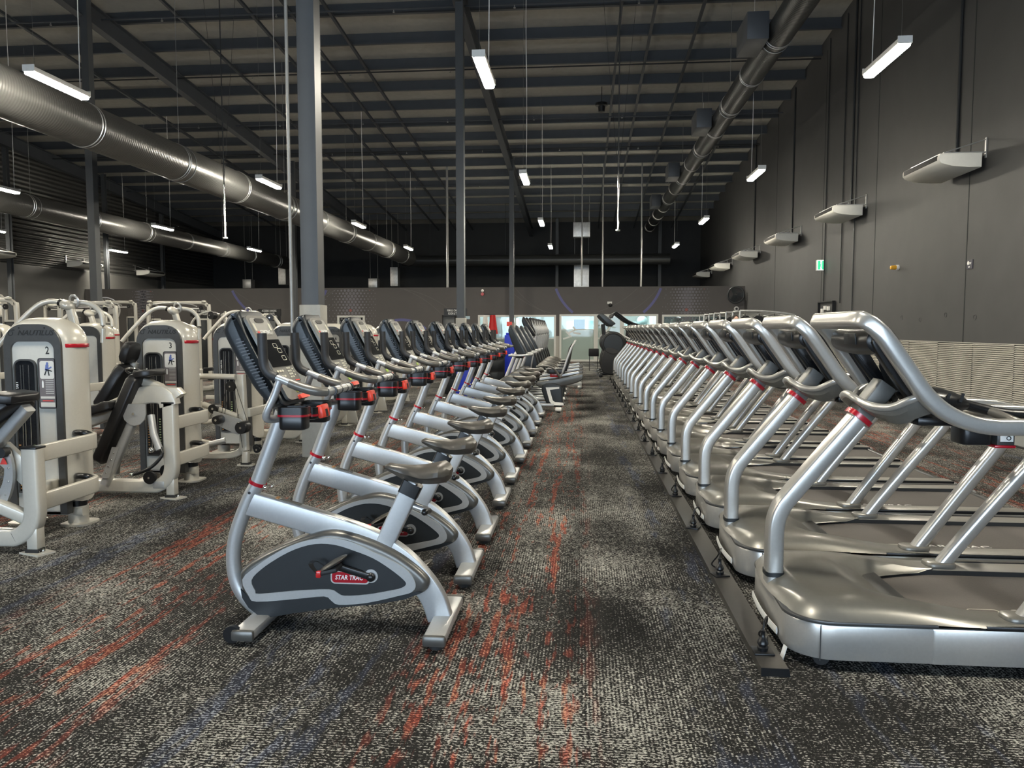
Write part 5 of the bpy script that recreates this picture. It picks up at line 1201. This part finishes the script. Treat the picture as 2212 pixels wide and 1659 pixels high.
# ================================================================ recumbent bikes (seat towards the aisle)
def make_recumbent():
    t = thing('recumbent_bike', 'x', 'recumbent bike')
    # local origin: X = -.40 world ; front at -x
    for y in (-.22, .22): MB().box((-.55, y, .13), (.85, .045, .05)).build('floor_rail', silver, t, bevel=.012)
    MB().box((-.05, 0, .055), (.11, .54, .06)).build('rear_foot', white, t, bevel=.02); MB().box((-1.02, 0, .055), (.11, .54, .06)).build('front_foot', white, t, bevel=.02)
    for x in (-.05, -1.02):
        for y in (-.2, .2): MB().cyl((x, y, 0), (x, y, .04), .03, n=12).build('rubber_pad', rubber, t)
    o = [(-.34, .46), (-.25, .14), (-.13, .09), (.02, .10), (.06, .14), (.02, .18), (-.02, .46)]
    MB().prism(catc(o), -.13, .13, 'xz', r=.02).build('pedestal', charcoal, t)
    oo = [(-.27, .42), (-.20, .17), (-.13, .12), (.04, .115), (.03, .16), (-.11, .17), (-.15, .20), (-.20, .38), (-.04, .40), (-.04, .43)]
    for s_ in (-1, 1): MB().prism(oo, s_ * .125, s_ * .136).build('pedestal_trim', white, t)
    bo = [(-.44, .50), (-.40, .43), (-.25, .40), (.12, .46), (.32, .53), (.37, .60), (.33, .66), (.05, .60), (-.30, .54)]
    MB().prism(catc(bo), -.10, .10, 'xz', r=.02).build('seat_beam', shell, t); MB().prism([(-.38, .54), (.30, .665), (.28, .69), (-.38, .57)], -.09, .09).build('seat_track', silver, t)
    pad(t, (-.26, 0, .70), (.06, 0, .70), .40, .09, 'seat_pad')
    MB().box((-.1, 0, .63), (.2, .2, .07)).build('seat_carriage', redm, t, bevel=.01)
    for s_ in (-1, 1):
        tube(t, [(-.02, s_ * .17, .62), (.03, s_ * .19, .72), (.12, s_ * .19, .98), (.18, s_ * .18, 1.13), (.20, s_ * .14, 1.16)], .018, 'backrest_tube', m_=silver)
        tube(t, [(-.02, s_ * .24, .60), (-.14, s_ * .30, .76), (-.30, s_ * .30, .80), (-.42, s_ * .29, .78)], .02, 'side_handle', m_=gripbr)
    tube(t, [(.20, -.14, 1.16), (.205, 0, 1.165), (.20, .14, 1.16)], .018, 'backrest_top', m_=silver); MB().prism([(.02, .70), (.09, .70), (.16, 1.08), (.12, 1.10)], -.15, .15, 'xz', r=.02).build('backrest', vinyl, t)
    # front housing and console mast
    fo = [(-1.15, .30), (-1.10, .50), (-.92, .62), (-.72, .56), (-.60, .40), (-.64, .24), (-.85, .16), (-1.08, .18)]
    h = MB().prism(catc(fo), -.09, .09, 'xz', r=.03).build('drive_housing', shell, t)
    for s_ in (-1, 1):
        MB().prism(circ(-.86, .38, .13, 28), s_ * .088, s_ * .096).build('side_disc', charcoal, h)
        c0 = Vector((-.86, s_ * .10, .38)); c1 = c0 + Vector((s_ * .13, s_ * .02, .08)); MB().sweep([c0, c1], .014, .009, n=8).build('crank', black, t); MB().box(c1 + Vector((0, s_ * .06, 0)), (.10, .09, .03), (0, .6, 0)).build('pedal', blackm, t, bevel=.008)
    MB().sweep([(-.96, 0, .58), (-.80, 0, .98)], .033, n=14, up=(0, 1, 0)).build('mast', silver, t)
    MB().prism(catc([(-.90, 1.44), (-.84, 1.45), (-.60, 1.02), (-.66, .97), (-.76, .98), (-.90, 1.32)]), -.15, .15, 'xz', r=.025).build('console_shell', shelld, t)
    MB().prism([(-.845, 1.42), (-.83, 1.42), (-.625, 1.06), (-.64, 1.06)], -.11, .11).build('console_face', face, t)
    MB().prism([(-.83, 1.38), (-.825, 1.38), (-.745, 1.24), (-.75, 1.24)], -.09, .09).build('display', screen, t)
    cb = [(-.90, -.20, .965), (-.70, -.21, .965), (-.56, -.18, .975), (-.50, 0, .98), (-.56, .18, .975), (-.70, .21, .965), (-.90, .20, .965)]
    tube(t, cb, .020, 'handlebar', m_=silver); MB().box((-.72, 0, .945), (.13, .26, .06)).build('tray', black, t, bevel=.02); MB().box((-.66, 0, .95), (.03, .10, .05)).build('phone_clip', redbr, t, bevel=.006)
    return t
rb = make_recumbent()
for i in range(4):
    y = 13.2 + 1.12 * i; lab = 'silver recumbent bike facing left, %s of the four beyond the upright bikes' % ORD[i]
    if i == 0: rb.location = (-.33, y, 0); rb['label'] = lab; rb['group'] = 'recumbent bikes'
    else: dup(rb, (-.33, y, 0), 0, lab, 'recumbent bikes')
# ================================================================ cross trainers at the end of the left row
def make_cross():
    t = thing('cross_trainer', 'x', 'cross trainer')
    MB().box((.35, 0, .10), (1.5, .12, .10)).build('base_beam', silver, t, bevel=.02)
    for x in (-.35, 1.05): MB().box((x, 0, .04), (.1, .6, .06)).build('foot_bar', silver, t, bevel=.015); [MB().cyl((x, y, 0), (x, y, .02), .03, n=10).build('rubber_pad', rubber, t) for y in (-.25, .25)]
    o = [(-.35, .15), (-.42, .6), (-.38, .95), (-.18, 1.05), (-.02, .85), (.12, .4), (.14, .15)]
    MB().prism(catc(o), -.14, .14, 'xz', r=.04).build('drive_cover', black, t)
    MB().sweep([(-.26, 0, 1.0), (-.16, 0, 1.32)], .035, n=14, up=(0, 1, 0)).build('mast', silver, t)
    MB().prism(catc([(-.32, 1.66), (-.27, 1.68), (-.02, 1.30), (-.06, 1.25), (-.15, 1.26), (-.32, 1.55)]), -.17, .17, 'xz', r=.025).build('console_shell', black, t); MB().prism([(-.27, 1.64), (-.262, 1.65), (-.035, 1.31), (-.045, 1.30)], -.14, .14).build('display', rubber, t)
    for s_ in (-1, 1):
        tube(t, [(-.1, s_ * .24, 1.62), (-.06, s_ * .25, 1.5), (.02, s_ * .25, 1.3), (-.02, s_ * .24, .95), (-.1, s_ * .22, .5), (-.02, s_ * .2, .3)], .019, 'swing_arm', m_=silver); tube(t, [(-.13, s_ * .235, 1.68), (-.1, s_ * .24, 1.6), (-.07, s_ * .25, 1.48)], .024, 'hand_grip', m_=foam)
        MB().sweep([(-.02, s_ * .2, .3), (.9, s_ * .18, .24)], .03, .03, e=5).build('pedal_arm', silver, t); MB().box((.45, s_ * .18, .31), (.38, .16, .05)).build('foot_pedal', blackm, t, bevel=.02)
    return t
ct = make_cross()
for i in range(7):
    y = 18.4 + 1.08 * i; lab = 'silver and black cross trainer facing left, %s beyond the recumbent bikes' % ORD[i]
    if i == 0: ct.location = (-1.08, y, 0); ct['label'] = lab; ct['group'] = 'cross trainers'
    else: dup(ct, (-1.08, y, 0), 0, lab, 'cross trainers')
# ================================================================ black machines with big front drums beyond the treadmills
def make_drum():
    t = thing('drum_trainer', 'x', 'cross trainer')
    MB().cyl((.42, -.10, .98), (.42, .10, .98), .36, n=44).build('drum', black, t, bevel=.02); MB().cyl((.42, -.115, .98), (.42, -.098, .98), .27, n=40).build('drum_disc', charcoal, t); MB().torus((.42, -.115, .98), .30, .014, (0, 1, 0)).build('drum_ring', blackm, t)
    MB().prism(catc([(.12, .12), (.16, .8), (.45, .85), (.75, .6), (1.0, .2), (1.0, .10)]), -.12, .12, 'xz', r=.03).build('body_cover', blackm, t)
    for x in (.05, 1.7): MB().box((x, 0, .05), (.1, .66, .08)).build('foot_bar', black, t, bevel=.02)
    MB().box((.9, 0, .09), (1.7, .1, .08)).build('base_beam', black, t, bevel=.015)
    tube(t, [(.18, 0, 1.2), (.15, 0, 1.45), (.14, 0, 1.56)], .03, 'mast', m_=black)
    MB().prism(catc([(-.02, 1.80), (.05, 1.86), (.14, 1.84), (.46, 1.60), (.42, 1.53), (.30, 1.50)]), -.16, .16, 'xz', r=.03).build('console_shell', shelld, t)
    for s_ in (-1, 1):
        tube(t, [(.42, s_ * .22, 1.86), (.50, s_ * .24, 1.90), (.62, s_ * .25, 1.82), (.9, s_ * .26, 1.62), (1.3, s_ * .26, 1.48)], .022, 'swing_arm', m_=black); tube(t, [(.36, s_ * .2, 1.74), (.42, s_ * .22, 1.86)], .03, 'hand_grip', m_=foam)
        tube(t, [(1.0, s_ * .26, 1.56), (.9, s_ * .24, 1.0), (.9, s_ * .2, .4)], .02, 'lever', m_=black); MB().box((1.1, s_ * .18, .36), (.42, .16, .05)).build('foot_pedal', blackm, t, bevel=.02); MB().sweep([(.6, s_ * .18, .3), (1.6, s_ * .18, .28)], .025, e=4).build('pedal_arm', black, t)
    MB().sweep(cat([(.55, 0, 1.3), (.9, 0, 1.12), (1.0, 0, 1.05)], 4), .02, n=10).build('grip_stem', white, t)
    return t
dt = make_drum()
for i in range(3):
    y = 22.9 + 1.15 * i; lab = 'black drum-fronted trainer past the last treadmill, %s in line' % ORD[i]
    if i == 0: dt.location = (.52, y, 0); dt['label'] = lab; dt['group'] = 'black drum trainers'
    else: dup(dt, (.52, y, 0), 0, lab, 'black drum trainers')
t = thing('towel_basket', 'low black basket stand in front of the drum trainers', 'basket', (.42, 26.2, 0))
MB().box((0, 0, .62), (.34, .3, .26)).build('basket_bin', blackm, t, bevel=.02); q = MB()
for x in (-.14, .14):
    for y in (-.12, .12): q.cyl((x, y, 0), (x, y, .5), .012, n=8)
q.build('legs_frame', black, t)
# row of racks along the right wall beyond the treadmills
for i in range(4):
    t = thing('functional_rack', 'silver curved-top rack near the right wall behind the treadmills, %s' % ('nearest', 'second', 'third', 'farthest')[i], 'rack', (4.9, 22.5 + 2.1 * i, 0), 0, 'curved-top racks')
    for y in (-.5, .5):
        tube(t, [(1.05, y, .03), (1.05, y, 1.55), (1.0, y, 1.74), (.85, y, 1.83), (.2, y, 1.90), (-.5, y, 1.92)], .032, 'curved_frame', m_=galv, up=(0, 1, 0)); tube(t, [(-.5, y, .03), (-.5, y, 1.92)], .032, 'upright', m_=galv, sm=0, up=(0, 1, 0))
    for x, z in ((-.5, 1.9), (.2, 1.9), (.85, 1.82)): tube(t, [(x, -.5, z), (x, .5, z)], .022, 'cross_rung', m_=galv, sm=0)
    for k in range(3): tube(t, [(-.35 + k * .4, -.45, 1.85), (-.15 + k * .4, .45, 1.35)], .016, 'diagonal_brace', m_=galv, sm=0)
    for k in range(3): MB().cyl((-.3 + .35 * k, -.3, 1.62), (-.3 + .35 * k, -.18, 1.62), .17, n=24).build('weight_plate', blackm, t); MB().cyl((-.3 + .35 * k, -.5, 1.62), (-.3 + .35 * k, .0, 1.62), .02, n=8).build('plate_peg', galv, t)
for i, x in enumerate((3.9,)):
    pass
# blue floor stands seen between the bikes
for i, (x, y, h) in enumerate(((-2.32, 15.2, .95), (-1.9, 20.4, 1.25))):
    t = thing('wipe_dispenser', 'bright blue floor stand of cleaning wipes, %s' % ('behind the eighth bike', 'behind the recumbent bikes')[i], 'wipe stand', (x, y, 0), 0, 'blue wipe stands')
    MB().prism([(-.17, 0), (.17, 0), (.12, h), (-.12, h)], -.14, .14, 'xz', r=.015).build('stand_body', bluem, t); MB().cyl((0, 0, h), (0, 0, h + .06), .10, n=20).build('stand_lid', bluem, t)
# red and white hanging flag-like drape in front of the left glazing
t = thing('hanging_banner', 'red and white banner hanging before the left glass wall', 'banner', (-3.86, 32.4, 0))
rows = lambda x0, x1, w0: [[(x0 + (x1 - x0) * (.5 + (u - .5) * (w0 + (1 - w0) * v)), .03 * math.sin(u * 9), 2.0 - .8 * v) for u in (0, .2, .4, .6, .8, 1)] for v in (0, .3, .6, 1)]
MB().grid(rows(-.36, -.02, .45)).build('white_cloth', white, t); MB().grid(rows(-.08, .34, .5)).build('red_cloth', redm, t); MB().cyl((0, .04, 0), (0, .04, 2.02), .015, n=8).cyl((-.25, .04, 2.02), (.25, .04, 2.02), .01, n=8).cyl((0, .04, 0), (0, .04, .03), .2, n=20).build('banner_pole', black, t)
tag(MB().box((-3.02, 32.3, 1.62), (.22, .06, .18)).cyl((-3.02, 32.34, 0), (-3.02, 32.34, 1.6), .012, n=6).build('notice_holder', redbr), 'small orange notice beside the third column', 'notice')
# black stack of bins and boxes seen behind the last upright bikes
for i, (x, y, h) in enumerate(((-2.75, 16.7, 1.0), (-2.4, 18.0, 1.05), (-2.15, 19.3, 1.0), (-2.6, 21.0, 1.3), (-3.4, 20.3, 1.2))):
    t = thing('black_cabinet', 'black stacked unit behind the far upright bikes, %s by distance' % ORD[i], 'cabinet', (x, y, 0), .1 * i, 'black units behind the bikes')
    MB().box((0, 0, h / 2), (.42, .42, h)).build('cabinet_body', blackm, t, bevel=.015)
    for k in range(3): MB().box((0, -.212, .2 + k * h / 3.3), (.34, .01, h / 4)).build('cabinet_door', charcoal, t, bevel=.003)
# ================================================================ person behind the treadmills (only the head shows)
def make_person():
    t = thing('person', 'dark-haired person in dark clothes standing behind the treadmills, head showing', 'person', (4.12, 21.2, 0), .2)
    J = {'pelvis': (0, 0, .96), 'waist': (0, 0, 1.10), 'chest': (0, .0, 1.32), 'neck': (0, 0, 1.48), 'head': (0, -.01, 1.56)}
    V = [(0, 0, .96), (0, .0, 1.12), (0, .0, 1.33), (0, .0, 1.45), (0, -.005, 1.53)]; E = [(0, 1), (1, 2), (2, 3), (3, 4)]; Rr = [(.15, .105), (.13, .095), (.155, .105), (.07, .06), (.052, .055)]
    def chain(start, pts, rs):
        k = start
        for p, r in zip(pts, rs): V.append(p); Rr.append(r); E.append((k, len(V) - 1)); k = len(V) - 1
    for s_ in (-1, 1):
        chain(2, [(s_ * .16, 0, 1.40), (s_ * .215, .01, 1.26), (s_ * .24, .0, 1.10), (s_ * .25, -.06, .90), (s_ * .25, -.08, .84)], [(.06, .06), (.05, .05), (.042, .042), (.028, .03), (.03, .02)])
        chain(0, [(s_ * .09, 0, .84), (s_ * .11, -.01, .50), (s_ * .11, .02, .12), (s_ * .11, .01, .05), (s_ * .115, -.12, .035)], [(.09, .09), (.06, .065), (.042, .045), (.045, .045), (.04, .03)])
    me = bpy.data.meshes.new('body'); me.from_pydata(V, E, []); o = bpy.data.objects.new('body', me); C.objects.link(o)
    sk = o.modifiers.new('skin', 'SKIN'); o.modifiers.new('sub', 'SUBSURF').levels = 1
    for v, r in zip(me.skin_vertices[0].data, Rr): v.radius = r
    me.skin_vertices[0].data[0].use_root = True; me.materials.append(cloth); o.modifiers['sub'].render_levels = 1; o.parent = t
    for p in me.polygons: p.use_smooth = True
    hd = MB().sph((0, -.015, 1.655), (.078, .095, .118), 24, 18).sph((0, -.115, 1.645), (.014, .018, .022), 10, 8).sph((-.078, -.01, 1.65), (.012, .02, .03), 8, 6).sph((.078, -.01, 1.65), (.012, .02, .03), 8, 6).cyl((0, 0, 1.45), (0, -.005, 1.60), .052, n=16).build('head', skin, t)
    for s_ in (-1, 1): MB().sph((s_ * .032, -.098, 1.668), (.014, .010, .007), 10, 6).build('eye', white, hd); MB().box((s_ * .032, -.103, 1.69), (.032, .008, .006)).build('eyebrow', hairm, hd)
    MB().sph((0, -.102, 1.605), (.024, .012, .007), 10, 6).build('mouth', redm, hd)
    MB().sph((0, .012, 1.70), (.088, .098, .095), 22, 14).build('hair', hairm, t)
    for s_ in (-1, 1):
        q = MB().sph((s_ * .252, -.085, .80), (.016, .035, .045), 12, 8)
        for k in range(4): q.sweep([(s_ * .252, -.115 + .02 * k, .77), (s_ * .250, -.122 + .022 * k, .73), (s_ * .246, -.118 + .022 * k, .70)], .0085, n=8)
        q.sweep([(s_ * .25, -.115, .81), (s_ * .244, -.135, .78), (s_ * .242, -.138, .755)], .009, n=8); q.build('hand', skin, t)
make_person()
